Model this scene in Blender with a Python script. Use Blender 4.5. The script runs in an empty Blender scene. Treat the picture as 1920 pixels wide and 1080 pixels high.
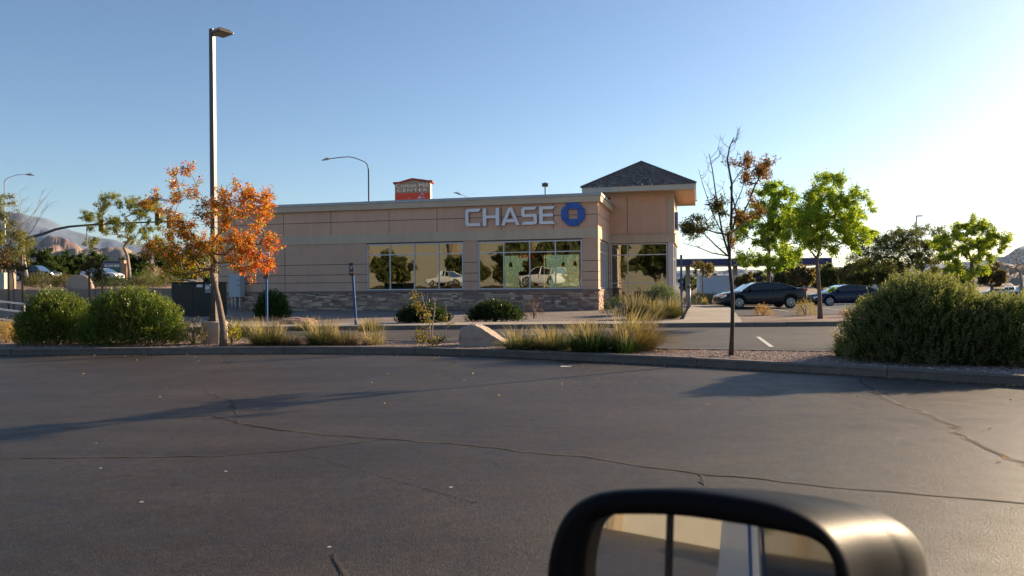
import bpy, bmesh, math, random
import numpy as np
from mathutils import Vector, Matrix, noise as mnoise

SC = bpy.context.scene
COL = SC.collection
R = math.radians

# ------------------------------------------------------------------ camera
F = 1400.0; ROLL = 0.0085; HC = 1.45; HP = 3.0
cam_d = bpy.data.cameras.new('camera'); cam = bpy.data.objects.new('camera', cam_d); COL.objects.link(cam)
cam_d.sensor_width = 36; cam_d.lens = 36*F/1920; cam_d.clip_start = 0.02; cam_d.clip_end = 30000
cam.matrix_world = Matrix.Translation((0, 0, HC)) @ Matrix.Rotation(math.pi/2-HP/F, 4, 'X') @ Matrix.Rotation(-ROLL, 4, 'Z')
cam_d.dof.use_dof = True; cam_d.dof.focus_distance = 35; cam_d.dof.aperture_fstop = 9
SC.camera = cam
# ------------------------------------------------------------------ sky, sun, exposure
SUN_EL = 17.0; SUN_AZ = 56.0          # azimuth clockwise from +Y
w = bpy.data.worlds.new('World'); SC.world = w; w.use_nodes = True
nt = w.node_tree; bg = nt.nodes['Background']
sky = nt.nodes.new('ShaderNodeTexSky'); sky.sky_type = 'NISHITA'; sky.sun_disc = False
sky.sun_elevation = R(SUN_EL); sky.sun_rotation = R(SUN_AZ)
sky.air_density = 1.0; sky.dust_density = 1.0; sky.ozone_density = 2.9; sky.altitude = 800
nt.links.new(sky.outputs[0], bg.inputs[0]); bg.inputs[1].default_value = 0.070
sl = bpy.data.lights.new('sun', 'SUN'); sl.energy = 5.0; sl.angle = R(0.5); sl.color = (1, .76, .50)
so = bpy.data.objects.new('sun', sl); COL.objects.link(so)
SD = Vector((math.sin(R(SUN_AZ))*math.cos(R(SUN_EL)), math.cos(R(SUN_AZ))*math.cos(R(SUN_EL)), math.sin(R(SUN_EL))))
so.rotation_euler = (-SD).to_track_quat('-Z', 'Y').to_euler()
SC.view_settings.view_transform = 'Standard'; SC.view_settings.look = 'None'
SC.view_settings.gamma = 1; SC.view_settings.use_curve_mapping = False
SC.view_settings.exposure = 1.27
SC.render.engine = 'CYCLES'
SC.cycles.max_bounces = 7; SC.cycles.transparent_max_bounces = 24

# ------------------------------------------------------------------ photo measurements -> metres
def P(px, py, Y):
    xc = (px-960)-ROLL*(py-540); yc = (py-540)+ROLL*(px-960)
    return Vector((xc/F*Y, Y, HC-(yc+HP)/F*Y))
def G(px, py, z=0.0):
    yc = (py-540)+ROLL*(px-960)
    return P(px, py, (HC-z)*F/(yc+HP))
def interp(tab, v):
    if v <= tab[0][0]: return tab[0][1]
    for (a, x), (b, y) in zip(tab, tab[1:]):
        if v <= b: return x+(y-x)*(v-a)/(b-a)
    return tab[-1][1]
def sm(t): t = max(0, min(1, t)); return t*t*(3-2*t)
TL = [(0, 0), (28, 0), (48, .7), (50, .75), (50.4, 1.42), (60, 1.7), (90, 2.6), (200, 3.6), (1000, 9), (4000, 20)]
TC = [(0, 0), (55, 0), (140, -1.2), (400, -3), (4000, -8)]
TR = [(0, 0), (28, 0), (35, .1), (44, .1), (54, -.16), (140, -1.2), (400, -3), (4000, -8)]
def h(x, y):
    if y <= 1: return 0.0
    q = x/y; c = interp(TC, y)
    l = sm((-.36-q)/.07); r = sm((q-.13)/.07)
    return c*(1-l-r)+l*interp(TL, y)+r*interp(TR, y)

# ------------------------------------------------------------------ mesh helpers
class MB:
    def __init__(s): s.v = []; s.f = []; s.t = []; s.m = []; s.cur = (1, 1, 1); s.mi = 0
    def add(s, vs, fs, tint=None):
        n = len(s.v); s.v += [tuple(p) for p in vs]; s.f += [tuple(i+n for i in f) for f in fs]
        s.t += [tint or s.cur]*len(vs); s.m += [s.mi]*len(fs); return s
    def box(s, a, b, M=None, tint=None):
        x0, y0, z0 = a; x1, y1, z1 = b
        vs = [Vector(p) for p in ((x0,y0,z0),(x1,y0,z0),(x1,y1,z0),(x0,y1,z0),(x0,y0,z1),(x1,y0,z1),(x1,y1,z1),(x0,y1,z1))]
        if M: vs = [M(p) if callable(M) else M @ p for p in vs]
        return s.add(vs, [(0,3,2,1),(4,5,6,7),(0,1,5,4),(1,2,6,5),(2,3,7,6),(3,0,4,7)], tint)
    def tube(s, pts, rad, n=6, cap=True, tint=None):
        pts = [Vector(p) for p in pts]
        if not hasattr(rad, '__len__'): rad = [rad]*len(pts)
        vs = []; fs = []; ref = Vector((0.13, .31, 1)) if abs((pts[-1]-pts[0]).normalized().z) < .9 else Vector((1, .2, 0))
        for i, p in enumerate(pts):
            d = (pts[min(i+1, len(pts)-1)]-pts[max(i-1, 0)])
            if d.length < 1e-7: d = Vector((0, 0, 1))
            d.normalize(); a = d.cross(ref); a = a.normalized() if a.length > 1e-5 else Vector((1,0,0)); b = d.cross(a)
            for k in range(n):
                t = 2*math.pi*k/n; vs.append(p+(a*math.cos(t)+b*math.sin(t))*rad[i])
        for i in range(len(pts)-1):
            for k in range(n): k2 = (k+1) % n; fs.append((i*n+k, i*n+k2, (i+1)*n+k2, (i+1)*n+k))
        if cap: fs.append(tuple(range(n))[::-1]); fs.append(tuple((len(pts)-1)*n+k for k in range(n)))
        return s.add(vs, fs, tint)
    def prism(s, poly, M, d0, d1, tint=None):       # poly (a,b) extruded along third local axis; M maps (a,b,d)->world
        n = len(poly); vs = [M(Vector((a, b, d0))) for a, b in poly]+[M(Vector((a, b, d1))) for a, b in poly]
        fs = [tuple(range(n)), tuple(range(2*n-1, n-1, -1))]+[(i, i+n, (i+1) % n+n, (i+1) % n) for i in range(n)]
        return s.add(vs, fs, tint)
    def disc(s, c, ax, r, th, n=20, tint=None):
        c = Vector(c); ax = Vector(ax).normalized(); return s.tube([c-ax*th/2, c+ax*th/2], r, n, True, tint)
def link(name, me, parent=None):
    o = bpy.data.objects.new(name, me); COL.objects.link(o)
    if parent: o.parent = parent
    return o
def wloc(o):
    v = Vector((0, 0, 0))
    while o: v += o.location; o = o.parent
    return v
def obj(name, mb, mat, parent=None, smooth=False, local=False, bev=0, at=None):
    off = Vector((0, 0, 0))
    if parent is not None and not local: off = wloc(parent)
    loc = Vector((0, 0, 0))
    if parent is None and not local:               # origin of a one-mesh thing at its base
        a = np.array(mb.v); loc = Vector(at) if at else Vector(((a[:,0].min()+a[:,0].max())/2, (a[:,1].min()+a[:,1].max())/2, a[:,2].min())); off = loc
    me = bpy.data.meshes.new(name)
    me.from_pydata([(p[0]-off[0], p[1]-off[1], p[2]-off[2]) for p in mb.v], [], mb.f); me.update()
    ca = me.color_attributes.new('tint', 'FLOAT_COLOR', 'POINT')
    ca.data.foreach_set('color', np.array([(*t, 1) for t in mb.t], dtype=np.float32).ravel())
    for m_ in (mat if isinstance(mat, (list, tuple)) else [mat]): me.materials.append(m_)
    if any(mb.m): me.polygons.foreach_set('material_index', mb.m)
    bm = bmesh.new(); bm.from_mesh(me); bmesh.ops.recalc_face_normals(bm, faces=bm.faces); bm.to_mesh(me); bm.free()
    if smooth: me.polygons.foreach_set('use_smooth', [True]*len(me.polygons)); me.update()
    o = link(name, me, parent); o.location = loc
    if bev:
        b = o.modifiers.new('b', 'BEVEL'); b.width = bev; b.segments = 2; b.limit_method = 'ANGLE'
    return o
def tag(o, label=None, cat=None, group=None, kind=None):
    for k, v in (('label', label), ('category', cat), ('group', group), ('kind', kind)):
        if v: o[k] = v
    return o
def thing(name, loc, label, cat, group=None, rz=0):
    o = link(name, None); o.location = Vector(loc); o.rotation_euler.z = rz; o.empty_display_size = .2
    return tag(o, label, cat, group)
def dup(o, loc, rz=0, sc=1, label=None, group=None, parent=None):
    c = o.copy(); COL.objects.link(c)
    if parent is None:
        c.location = Vector(loc); c.rotation_euler.z = rz
        c.scale = (sc, sc, sc) if not hasattr(sc, '__len__') else sc
        if label: c['label'] = label
        if group: c['group'] = group
    else: c.parent = parent
    for ch in list(o.children): dup(ch, None, parent=c)
    return c

# ------------------------------------------------------------------ materials
MC = {}
def mat(name, col=(.5,.5,.5), rough=.7, var=.12, vs=3.0, bump=0, bs=40, metal=0, spec=.5, tint=False, coat=0, emit=0, stain=0, streak=0):
    if name in MC: return MC[name]
    m = bpy.data.materials.new(name); m.use_nodes = True; n = m.node_tree.nodes; L = m.node_tree.links; b = n['Principled BSDF']
    b.inputs['Roughness'].default_value = rough; b.inputs['Metallic'].default_value = metal
    b.inputs['Specular IOR Level'].default_value = spec; b.inputs['Coat Weight'].default_value = coat; b.inputs['Coat Roughness'].default_value = .04
    g = n.new('ShaderNodeTexCoord'); pos = g.outputs['Object']
    nz = n.new('ShaderNodeTexNoise'); nz.inputs['Scale'].default_value = vs; nz.inputs['Detail'].default_value = 8; nz.inputs['Roughness'].default_value = .65
    L.new(pos, nz.inputs['Vector'])
    mr = n.new('ShaderNodeMapRange'); mr.inputs[1].default_value = .3; mr.inputs[2].default_value = .7
    mr.inputs[3].default_value = 1-var; mr.inputs[4].default_value = 1+var; L.new(nz.outputs['Fac'], mr.inputs[0])
    vm = n.new('ShaderNodeVectorMath'); vm.operation = 'MULTIPLY'; vm.inputs[0].default_value = col
    L.new(mr.outputs[0], vm.inputs[1])
    out = vm.outputs[0]
    if tint:
        a = n.new('ShaderNodeAttribute'); a.attribute_name = 'tint'
        v2 = n.new('ShaderNodeVectorMath'); v2.operation = 'MULTIPLY'; L.new(out, v2.inputs[0]); L.new(a.outputs['Color'], v2.inputs[1]); out = v2.outputs[0]
    if stain:
        n3 = n.new('ShaderNodeTexNoise'); n3.inputs['Scale'].default_value = .35; n3.inputs['Detail'].default_value = 5
        L.new(pos, n3.inputs['Vector']); m3 = n.new('ShaderNodeMapRange'); m3.inputs[1].default_value = .35; m3.inputs[2].default_value = .65
        m3.inputs[3].default_value = 1-stain; m3.inputs[4].default_value = 1+stain*.6; L.new(n3.outputs['Fac'], m3.inputs[0])
        v3 = n.new('ShaderNodeVectorMath'); v3.operation = 'MULTIPLY'; L.new(out, v3.inputs[0]); L.new(m3.outputs[0], v3.inputs[1]); out = v3.outputs[0]
    if streak:
        mp = n.new('ShaderNodeMapping'); mp.inputs['Scale'].default_value = (3.5, 3.5, .22); L.new(pos, mp.inputs[0])
        n4 = n.new('ShaderNodeTexNoise'); n4.inputs['Scale'].default_value = 1; n4.inputs['Detail'].default_value = 6; L.new(mp.outputs[0], n4.inputs['Vector'])
        m4 = n.new('ShaderNodeMapRange'); m4.inputs[1].default_value = .4; m4.inputs[2].default_value = .7; m4.inputs[3].default_value = 1; m4.inputs[4].default_value = 1-streak; L.new(n4.outputs['Fac'], m4.inputs[0])
        v4 = n.new('ShaderNodeVectorMath'); v4.operation = 'MULTIPLY'; L.new(out, v4.inputs[0]); L.new(m4.outputs[0], v4.inputs[1]); out = v4.outputs[0]
    L.new(out, b.inputs['Base Color'])
    if emit: L.new(out, b.inputs['Emission Color']); b.inputs['Emission Strength'].default_value = emit
    if bump:
        nb = n.new('ShaderNodeTexNoise'); nb.inputs['Scale'].default_value = bs; nb.inputs['Detail'].default_value = 6; L.new(pos, nb.inputs['Vector'])
        bp = n.new('ShaderNodeBump'); bp.inputs['Strength'].default_value = bump; bp.inputs['Distance'].default_value = .02
        L.new(nb.outputs['Fac'], bp.inputs['Height']); L.new(bp.outputs[0], b.inputs['Normal'])
    MC[name] = m; return m
def leafmat(name, trans=.45, gloss=.015):
    if name in MC: return MC[name]
    m = bpy.data.materials.new(name); m.use_nodes = True; n = m.node_tree.nodes; L = m.node_tree.links; n.remove(n['Principled BSDF'])
    a = n.new('ShaderNodeAttribute'); a.attribute_name = 'tint'
    d = n.new('ShaderNodeBsdfDiffuse'); t = n.new('ShaderNodeBsdfTranslucent'); g = n.new('ShaderNodeBsdfGlossy'); g.inputs['Roughness'].default_value = .45
    L.new(a.outputs['Color'], d.inputs[0])
    v = n.new('ShaderNodeVectorMath'); v.operation = 'MULTIPLY'; v.inputs[1].default_value = (1.5, 1.5, .8); L.new(a.outputs['Color'], v.inputs[0]); L.new(v.outputs[0], t.inputs[0])
    m1 = n.new('ShaderNodeMixShader'); m1.inputs[0].default_value = trans; L.new(d.outputs[0], m1.inputs[1]); L.new(t.outputs[0], m1.inputs[2])
    fr = n.new('ShaderNodeFresnel'); fr.inputs[0].default_value = 1.35
    mm = n.new('ShaderNodeMath'); mm.operation = 'MULTIPLY'; mm.inputs[1].default_value = gloss*5; L.new(fr.outputs[0], mm.inputs[0])
    m2 = n.new('ShaderNodeMixShader'); L.new(mm.outputs[0], m2.inputs[0]); L.new(m1.outputs[0], m2.inputs[1]); L.new(g.outputs[0], m2.inputs[2])
    L.new(m2.outputs[0], n['Material Output'].inputs[0]); MC[name] = m; return m
def glassmat(name, refl=.35, tintc=(.45,.5,.45), rough=0.0):
    if name in MC: return MC[name]
    m = bpy.data.materials.new(name); m.use_nodes = True; n = m.node_tree.nodes; L = m.node_tree.links; n.remove(n['Principled BSDF'])
    g = n.new('ShaderNodeBsdfGlossy'); g.inputs['Roughness'].default_value = rough; g.inputs[0].default_value = (.95,.93,.85,1)
    t = n.new('ShaderNodeBsdfTransparent'); t.inputs[0].default_value = (*tintc, 1)
    fr = n.new('ShaderNodeFresnel'); fr.inputs[0].default_value = 1.5
    ad = n.new('ShaderNodeMath'); ad.operation = 'ADD'; ad.use_clamp = True; ad.inputs[1].default_value = refl; L.new(fr.outputs[0], ad.inputs[0])
    if refl > .2:   # real panes are never quite flat
        tc = n.new('ShaderNodeTexCoord'); nb = n.new('ShaderNodeTexNoise'); nb.inputs['Scale'].default_value = .9; nb.inputs['Detail'].default_value = 1
        L.new(tc.outputs['Object'], nb.inputs['Vector']); bp = n.new('ShaderNodeBump'); bp.inputs['Strength'].default_value = .05; bp.inputs['Distance'].default_value = .1
        L.new(nb.outputs['Fac'], bp.inputs['Height']); L.new(bp.outputs[0], g.inputs['Normal'])
    x = n.new('ShaderNodeMixShader'); L.new(ad.outputs[0], x.inputs[0]); L.new(t.outputs[0], x.inputs[1]); L.new(g.outputs[0], x.inputs[2])
    L.new(x.outputs[0], n['Material Output'].inputs[0]); MC[name] = m; return m

def asphalt_mat(name, col, rough, bump=.5):
    m = bpy.data.materials.new(name); m.use_nodes = True; n = m.node_tree.nodes; L = m.node_tree.links; b = n['Principled BSDF']
    tc = n.new('ShaderNodeTexCoord'); pos = tc.outputs['Object']
    def nz(sc, det=4, ro=.6, vec=None):
        t = n.new('ShaderNodeTexNoise'); t.inputs['Scale'].default_value = sc; t.inputs['Detail'].default_value = det; t.inputs['Roughness'].default_value = ro
        L.new(vec or pos, t.inputs['Vector']); return t.outputs['Fac']
    def mr(s, a, b_, c, d):
        t = n.new('ShaderNodeMapRange'); L.new(s, t.inputs[0])
        for i, v in enumerate((a, b_, c, d)): t.inputs[i+1].default_value = v
        return t.outputs[0]
    def mul(a, b_):
        t = n.new('ShaderNodeMath'); t.operation = 'MULTIPLY'; L.new(a, t.inputs[0]); L.new(b_, t.inputs[1]); return t.outputs[0]
    mp = n.new('ShaderNodeMapping'); mp.inputs['Scale'].default_value = (.25, 1.0, 1); mp.inputs['Rotation'].default_value[2] = .12; L.new(pos, mp.inputs[0])
    v = mul(mul(mul(mr(nz(.35, 6), .3, .7, .66, 1.32), mr(nz(1.1, 7, .7, mp.outputs[0]), .3, .7, .70, 1.28)), mr(nz(55, 3), .25, .75, .3, 1.75)), mr(nz(9, 5, .7), .3, .7, .78, 1.22)); v = mul(v, mr(nz(24, 4, .7), .3, .7, .72, 1.3))
    pk = n.new('ShaderNodeTexVoronoi'); pk.inputs['Scale'].default_value = 38; L.new(pos, pk.inputs['Vector'])
    pit = mr(pk.outputs['Distance'], .06, .16, .35, 1.0)
    sel = mr(nz(6, 3), .42, .5, 0, 1)
    mx = n.new('ShaderNodeMix'); mx.data_type = 'FLOAT'; L.new(sel, mx.inputs[0]); mx.inputs[2].default_value = 1; L.new(pit, mx.inputs[3])
    v = mul(v, mx.outputs[0])
    v = mul(v, mr(nz(.55, 7, .75), .60, .68, 1.0, .62)); v = mul(v, mr(nz(2.6, 3, .5), .68, .74, 1.0, .55))
    vm = n.new('ShaderNodeVectorMath'); vm.operation = 'MULTIPLY'; vm.inputs[0].default_value = col; L.new(v, vm.inputs[1]); L.new(vm.outputs[0], b.inputs['Base Color'])
    L.new(mr(nz(3, 6), .3, .7, rough-.06, rough+.08), b.inputs['Roughness']); b.inputs['Specular IOR Level'].default_value = .36
    bp = n.new('ShaderNodeBump'); bp.inputs['Strength'].default_value = bump; bp.inputs['Distance'].default_value = .006
    L.new(nz(90, 5, .7), bp.inputs['Height'])
    b2 = n.new('ShaderNodeBump'); b2.inputs['Strength'].default_value = .25; b2.inputs['Distance'].default_value = .03
    L.new(nz(1.5, 4), b2.inputs['Height']); L.new(bp.outputs[0], b2.inputs['Normal']); L.new(b2.outputs[0], b.inputs['Normal'])
    return m
def gravel_mat(name, c1, c2, scale=28):
    m = bpy.data.materials.new(name); m.use_nodes = True; n = m.node_tree.nodes; L = m.node_tree.links; b = n['Principled BSDF']
    tc = n.new('ShaderNodeTexCoord'); pos = tc.outputs['Object']
    v = n.new('ShaderNodeTexVoronoi'); v.inputs['Scale'].default_value = scale; L.new(pos, v.inputs['Vector'])
    sp = n.new('ShaderNodeSeparateColor'); L.new(v.outputs['Color'], sp.inputs[0])
    mx = n.new('ShaderNodeMix'); mx.data_type = 'RGBA'; mx.inputs[6].default_value = (*c1, 1); mx.inputs[7].default_value = (*c2, 1); L.new(sp.outputs[0], mx.inputs[0])
    r = n.new('ShaderNodeMapRange'); r.inputs[1].default_value = .1; r.inputs[2].default_value = .75; r.inputs[3].default_value = 1.15; r.inputs[4].default_value = .5; L.new(v.outputs['Distance'], r.inputs[0])
    nz = n.new('ShaderNodeTexNoise'); nz.inputs['Scale'].default_value = .5; nz.inputs['Detail'].default_value = 6; L.new(pos, nz.inputs['Vector'])
    r2 = n.new('ShaderNodeMapRange'); r2.inputs[1].default_value = .3; r2.inputs[2].default_value = .7; r2.inputs[3].default_value = .8; r2.inputs[4].default_value = 1.2; L.new(nz.outputs['Fac'], r2.inputs[0])
    q = n.new('ShaderNodeMath'); q.operation = 'MULTIPLY'; L.new(r.outputs[0], q.inputs[0]); L.new(r2.outputs[0], q.inputs[1])
    vm = n.new('ShaderNodeVectorMath'); vm.operation = 'MULTIPLY'; L.new(mx.outputs[2], vm.inputs[0]); L.new(q.outputs[0], vm.inputs[1]); L.new(vm.outputs[0], b.inputs['Base Color'])
    b.inputs['Roughness'].default_value = .9; b.inputs['Specular IOR Level'].default_value = .2
    bp = n.new('ShaderNodeBump'); bp.inputs['Strength'].default_value = .8; bp.inputs['Distance'].default_value = .02; bp.invert = True
    L.new(v.outputs['Distance'], bp.inputs['Height']); L.new(bp.outputs[0], b.inputs['Normal'])
    return m

M_asph = asphalt_mat('asphalt', (.038, .030, .023), .53, 1.0)
M_road = asphalt_mat('road_asphalt', (.07, .057, .045), .62, .8)
M_gravel = gravel_mat('gravel', (.34, .25, .2), (.2, .15, .13))
M_dirt = gravel_mat('desert_ground', (.36, .26, .19), (.24, .17, .12), 8)
M_conc = mat('concrete', (.33, .285, .225), .85, .1, 4, .3, 60, stain=.15)
M_kerb = mat('kerb_concrete', (.30, .29, .28), .85, .18, 6, .4, 50, stain=.2)
M_upper = mat('stucco_upper', (.70, .43, .29), .9, .05, 2, .35, 90, stain=.06, streak=.05)
M_lower = mat('stucco_lower', (.62, .40, .28), .9, .05, 2, .35, 90, stain=.07, streak=.05)
M_band = mat('stucco_band', (.60, .47, .33), .9, .05, 2, .3, 90, stain=.06, streak=.07)
M_back = mat('joint_shadow', (.12, .09, .075), .95)
M_coping = mat('metal_coping', (.36, .37, .38), .45, .05, 3, metal=.3)
M_alu = mat('aluminium_frame', (.62, .60, .58), .4, .04, 5, metal=0)
M_stone = mat('ledge_stone', (1, 1, 1), .9, .22, 12, .7, 25, tint=True)
M_tile = mat('roof_tile', (.13, .105, .095), .8, .25, 6, .5, 30, tint=True)
M_fascia = mat('fascia_paint', (.52, .47, .38), .6, .04)
M_soffit = mat('soffit', (.5, .36, .24), .85, .04)
M_bark = mat('bark', (.16, .11, .085), .95, .4, 14, 1, 30)
M_barkl = mat('light_bark', (.30, .25, .2), .95, .3, 12, 1, 30)
M_leaf = leafmat('leaf')
M_leaf2 = leafmat('backlit_leaf', .55)
M_grass = leafmat('grass_blade', .18)
M_dark = mat('dark_bronze', (.06, .04, .03), .38, .05, 3, spec=.6)
M_blk = mat('black_plastic', (.015, .015, .016), .55, .1, 20)
M_white = mat('white_paint', (.72, .71, .68), .5, .05)
M_blue = mat('blue_paint', (.010, .075, .24), .45, .12, 5)
M_glass = glassmat('window_glass', .22, (.46, .52, .43))
M_carglass = glassmat('car_glass', .06, (.05, .055, .06))
M_clearglass = glassmat('clear_glass', .03, (.75, .8, .78))
M_rub = mat('rubber', (.018, .018, .018), .8, .1)
M_rim = mat('alloy_rim', (.55, .55, .56), .3, .03, metal=.8)
M_rock = mat('sandstone', (.38, .30, .235), .95, .15, 5, .9, 9)
M_redrock = mat('red_rock', (.36, .22, .17), .95, .2, 5, .9, 9)
M_crack = mat('crack_fill', (.018, .016, .015), .95, .2)

# ------------------------------------------------------------------ setting: ground, roads, kerbs
def grid(name, xs, ys, zf, m, label=None, kind='structure'):
    mb = MB(); nx = len(xs)
    vs = [(x, y, zf(x, y)) for y in ys for x in xs]
    fs = [(j*nx+i, j*nx+i+1, (j+1)*nx+i+1, (j+1)*nx+i) for j in range(len(ys)-1) for i in range(nx-1)]
    mb.add(vs, fs); o = obj(name, mb, m, at=(0, 0, 0)); tag(o, label, kind=kind); return o
def lin(a, b, n): return [a+(b-a)*i/n for i in range(n+1)]
ysg = [-4000, -1000, -300, -70]+lin(-60, 0, 4)+lin(4, 28, 6)[0:]+lin(30, 49.6, 8)+[50, 50.4]+lin(52, 160, 40)+[180, 220, 280, 340, 400, 600, 1000, 2000, 4000, 9000]
def gz(x, y): return h(x, y)-.02
xsg = [-9000, -4000, -2000, -900, -450]+lin(-300, 300, 200)+[450, 900, 2000, 4000, 9000]
grid('ground', xsg, ysg, gz, M_dirt)
def patch(name, c, nx, ny, off, m, kind='structure'):     # bilinear conforming sheet
    mb = MB(); vs = []
    for j in range(ny+1):
        for i in range(nx+1):
            a, b = i/nx, j/ny
            x = (c[0][0]*(1-a)+c[1][0]*a)*(1-b)+(c[3][0]*(1-a)+c[2][0]*a)*b
            y = (c[0][1]*(1-a)+c[1][1]*a)*(1-b)+(c[3][1]*(1-a)+c[2][1]*a)*b
            vs.append((x, y, h(x, y)+off))
    mb.add(vs, [(j*(nx+1)+i, j*(nx+1)+i+1, (j+1)*(nx+1)+i+1, (j+1)*(nx+1)+i) for j in range(ny) for i in range(nx)])
    o = obj(name, mb, m, at=(0, 0, 0)); tag(o, kind=kind); return o
lot = patch('parking_lot', [(-90, -75), (60, -75), (60, 16.9), (-90, 16.9)], 2, 2, .004, M_asph)
patch('access_road', [(-15, 16.9), (60, 16.9), (60, 25.5), (-15, 25.5)], 2, 2, .004, M_road)

FR = [(-60, 16.6)]+[(G(a, b).x, G(a, b).y) for a, b in ((0, 667), (200, 665), (400, 663.5), (600, 663), (770, 664.5), (930, 669), (1090, 677), (1270, 685.5), (1440, 695), (1590, 703.5), (1740, 713), (1920, 725))]+[(10.5, 7.4), (20, .2), (34, -10)]
BK = [(-60, 24), (-13, 24), (-8, 22.5), (-5, 20.4), (-3, 18.7), (0, 17.3), (3.3, 15.5), (6.2, 14.7), (12, 13.3), (30, 9), (45, 3)]
def polyfill(name, pts, z, m, kind='structure'):
    mb = MB(); bm = bmesh.new(); vs = [bm.verts.new((x, y, 0)) for x, y in pts]; bm.faces.new(vs)
    bmesh.ops.triangulate(bm, faces=bm.faces); bm.verts.index_update()
    zz = z if callable(z) else (lambda x, y: z)
    mb.add([(v.co.x, v.co.y, zz(v.co.x, v.co.y)) for v in bm.verts], [tuple(v.index for v in f.verts) for f in bm.faces]); bm.free()
    o = obj(name, mb, m, at=(0, 0, 0)); tag(o, kind=kind); return o
def kerb(name, pts, wd, z0, z1, side=1, seg=3.05, m=M_kerb, gap=.012, zf=None):
    pts = [Vector((x, y, 0)) for x, y in pts]; mb = MB(); prof = []
    # resample with joints
    L = [0]
    for a, b in zip(pts, pts[1:]): L.append(L[-1]+(b-a).length)
    def at(t):
        for i in range(len(pts)-1):
            if t <= L[i+1] or i == len(pts)-2:
                return pts[i].lerp(pts[i+1], (t-L[i])/(L[i+1]-L[i])), (pts[i+1]-pts[i]).normalized()
    t = 0; rnd = random.Random(3)
    def nrm(t):
        d = at(max(0, t-.3))[1]+at(min(L[-1], t+.3))[1]; d.normalize(); return Vector((-d.y, d.x, 0))*side
    while t < L[-1]:
        te = min(t+seg, L[-1]); n = 6; dz = rnd.uniform(-.006, .006); cols = []
        for k in range(n+1):
            tt = t+(te-gap-t)*k/n; p, _ = at(tt); q = nrm(tt); z = zf(p.x, p.y) if zf else 0
            cols.append([p+q*0+Vector((0,0,z0+z)), p+q*.012+Vector((0,0,z1-.03+dz+z)), p+q*.035+Vector((0,0,z1+dz+z)), p+q*wd+Vector((0,0,z1+dz+z)), p+q*wd+Vector((0,0,z0+z))])
        vs = [v for c in cols for v in c]; fs = [(i*5+j, (i+1)*5+j, (i+1)*5+j+1, i*5+j+1) for i in range(n) for j in range(4)]
        fs += [(0,1,2,3,4), tuple(n*5+j for j in (4,3,2,1,0))]
        s_ = rnd.uniform(.9, 1.08); mb.add(vs, fs, (s_, s_, s_)); t = te
    o = obj(name, mb, m, at=(0, 0, 0)); tag(o, kind='structure'); return o
M_kerb2 = mat('kerb_concrete_tinted', (.17, .145, .12), .85, .2, 6, .4, 50, tint=True, stain=.22)
M_bed = gravel_mat('bed_gravel', (.40, .30, .25), (.2, .15, .13), 26)
polyfill('planting_bed', FR+BK[::-1], .115, M_bed)
kerb('kerb', FR, .15, -.01, .15, 1, m=M_kerb2)
kerb('kerb', BK, .13, -.01, .14, -1, m=M_kerb2)
# bank side
kerb('kerb', [(-15, 25.5), (-7.2, 25.5)], .15, -.01, .15, 1, m=M_kerb2)
kerb('kerb', [(-5.85, 25.5), (30, 25.5)], .15, -.01, .15, 1, m=M_kerb2)
mb = MB(); mb.box((-7.2, 25.52, .12), (-5.85, 25.7, .15)); mb.box((-7.2, 26.0, -.2), (-5.85, 26.1, .1))
o = tag(obj('storm_drain', mb, M_kerb), 'dark slot of the storm drain inlet in the kerb below the bank wall', 'drain')
mb = MB(); mb.box((-7.19, 25.56, -.0), (-5.86, 25.6, .115)); obj('slot_shade', mb, M_blk, o)  # black slab stands in for the shade inside the drain slot
patch('pavement', [(-15, 25.66), (4.6, 25.66), (4.6, 27.5), (-15, 27.5)], 12, 2, .145, M_conc)
M_bed2 = gravel_mat('bank_gravel', (.36, .30, .27), (.24, .2, .18), 22)
patch('gravel_bed', [(-15, 27.5), (6.4, 27.5), (10, 43), (-22, 49)], 12, 8, .06, M_bed2)
def wq(a, b, c, d, n=1, k=6): return patch('walkway', [a, b, c, d], n, k, .15, M_conc)
wq((4.6, 25.66), (7.9, 25.66), (8.65, 28.3), (6.5, 28.3))
wq((6.5, 28.3), (8.65, 28.3), (12, 41.5), (9.9, 41.5))
wq((9.9, 41.5), (14.6, 41.5), (16, 50), (10.9, 50))
patch('gravel_island', [(7.92, 25.66), (30, 25.66), (31, 30.4), (9.1, 30.4)], 12, 4, .14, M_bed)
kerb('kerb', [(9.25, 30.5), (31, 30.5)], .12, -.02, .15, 1, m=M_kerb2, zf=h)
patch('parking_lot', [(9.2, 30.55), (60, 30.55), (130, 150), (14, 150)], 24, 60, .012, M_road)
mb = MB()
def stripe(a, b, wd, z=None):
    a = Vector((*a, 0)); b = Vector((*b, 0)); d = (b-a).normalized(); q = Vector((-d.y, d.x, 0))*wd/2
    vs = [a-q, a+q, b+q, b-q]
    mb.add([(v.x, v.y, h(v.x, v.y)+(z or .009)) for v in vs], [(0,1,2,3)])
g1, g2 = G(1421, 632), G(1447, 651); stripe((g1.x, g1.y), (g2.x, g2.y), .1)
for k in range(7):
    stripe((13.5+k*2.9, 36.5), (14.2+k*2.9, 37.0+4.8), .1, .02)
tag(obj('road_marking', mb, mat('road_paint', (.6,.58,.52), .7, .25, 12)), kind='structure')
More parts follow.
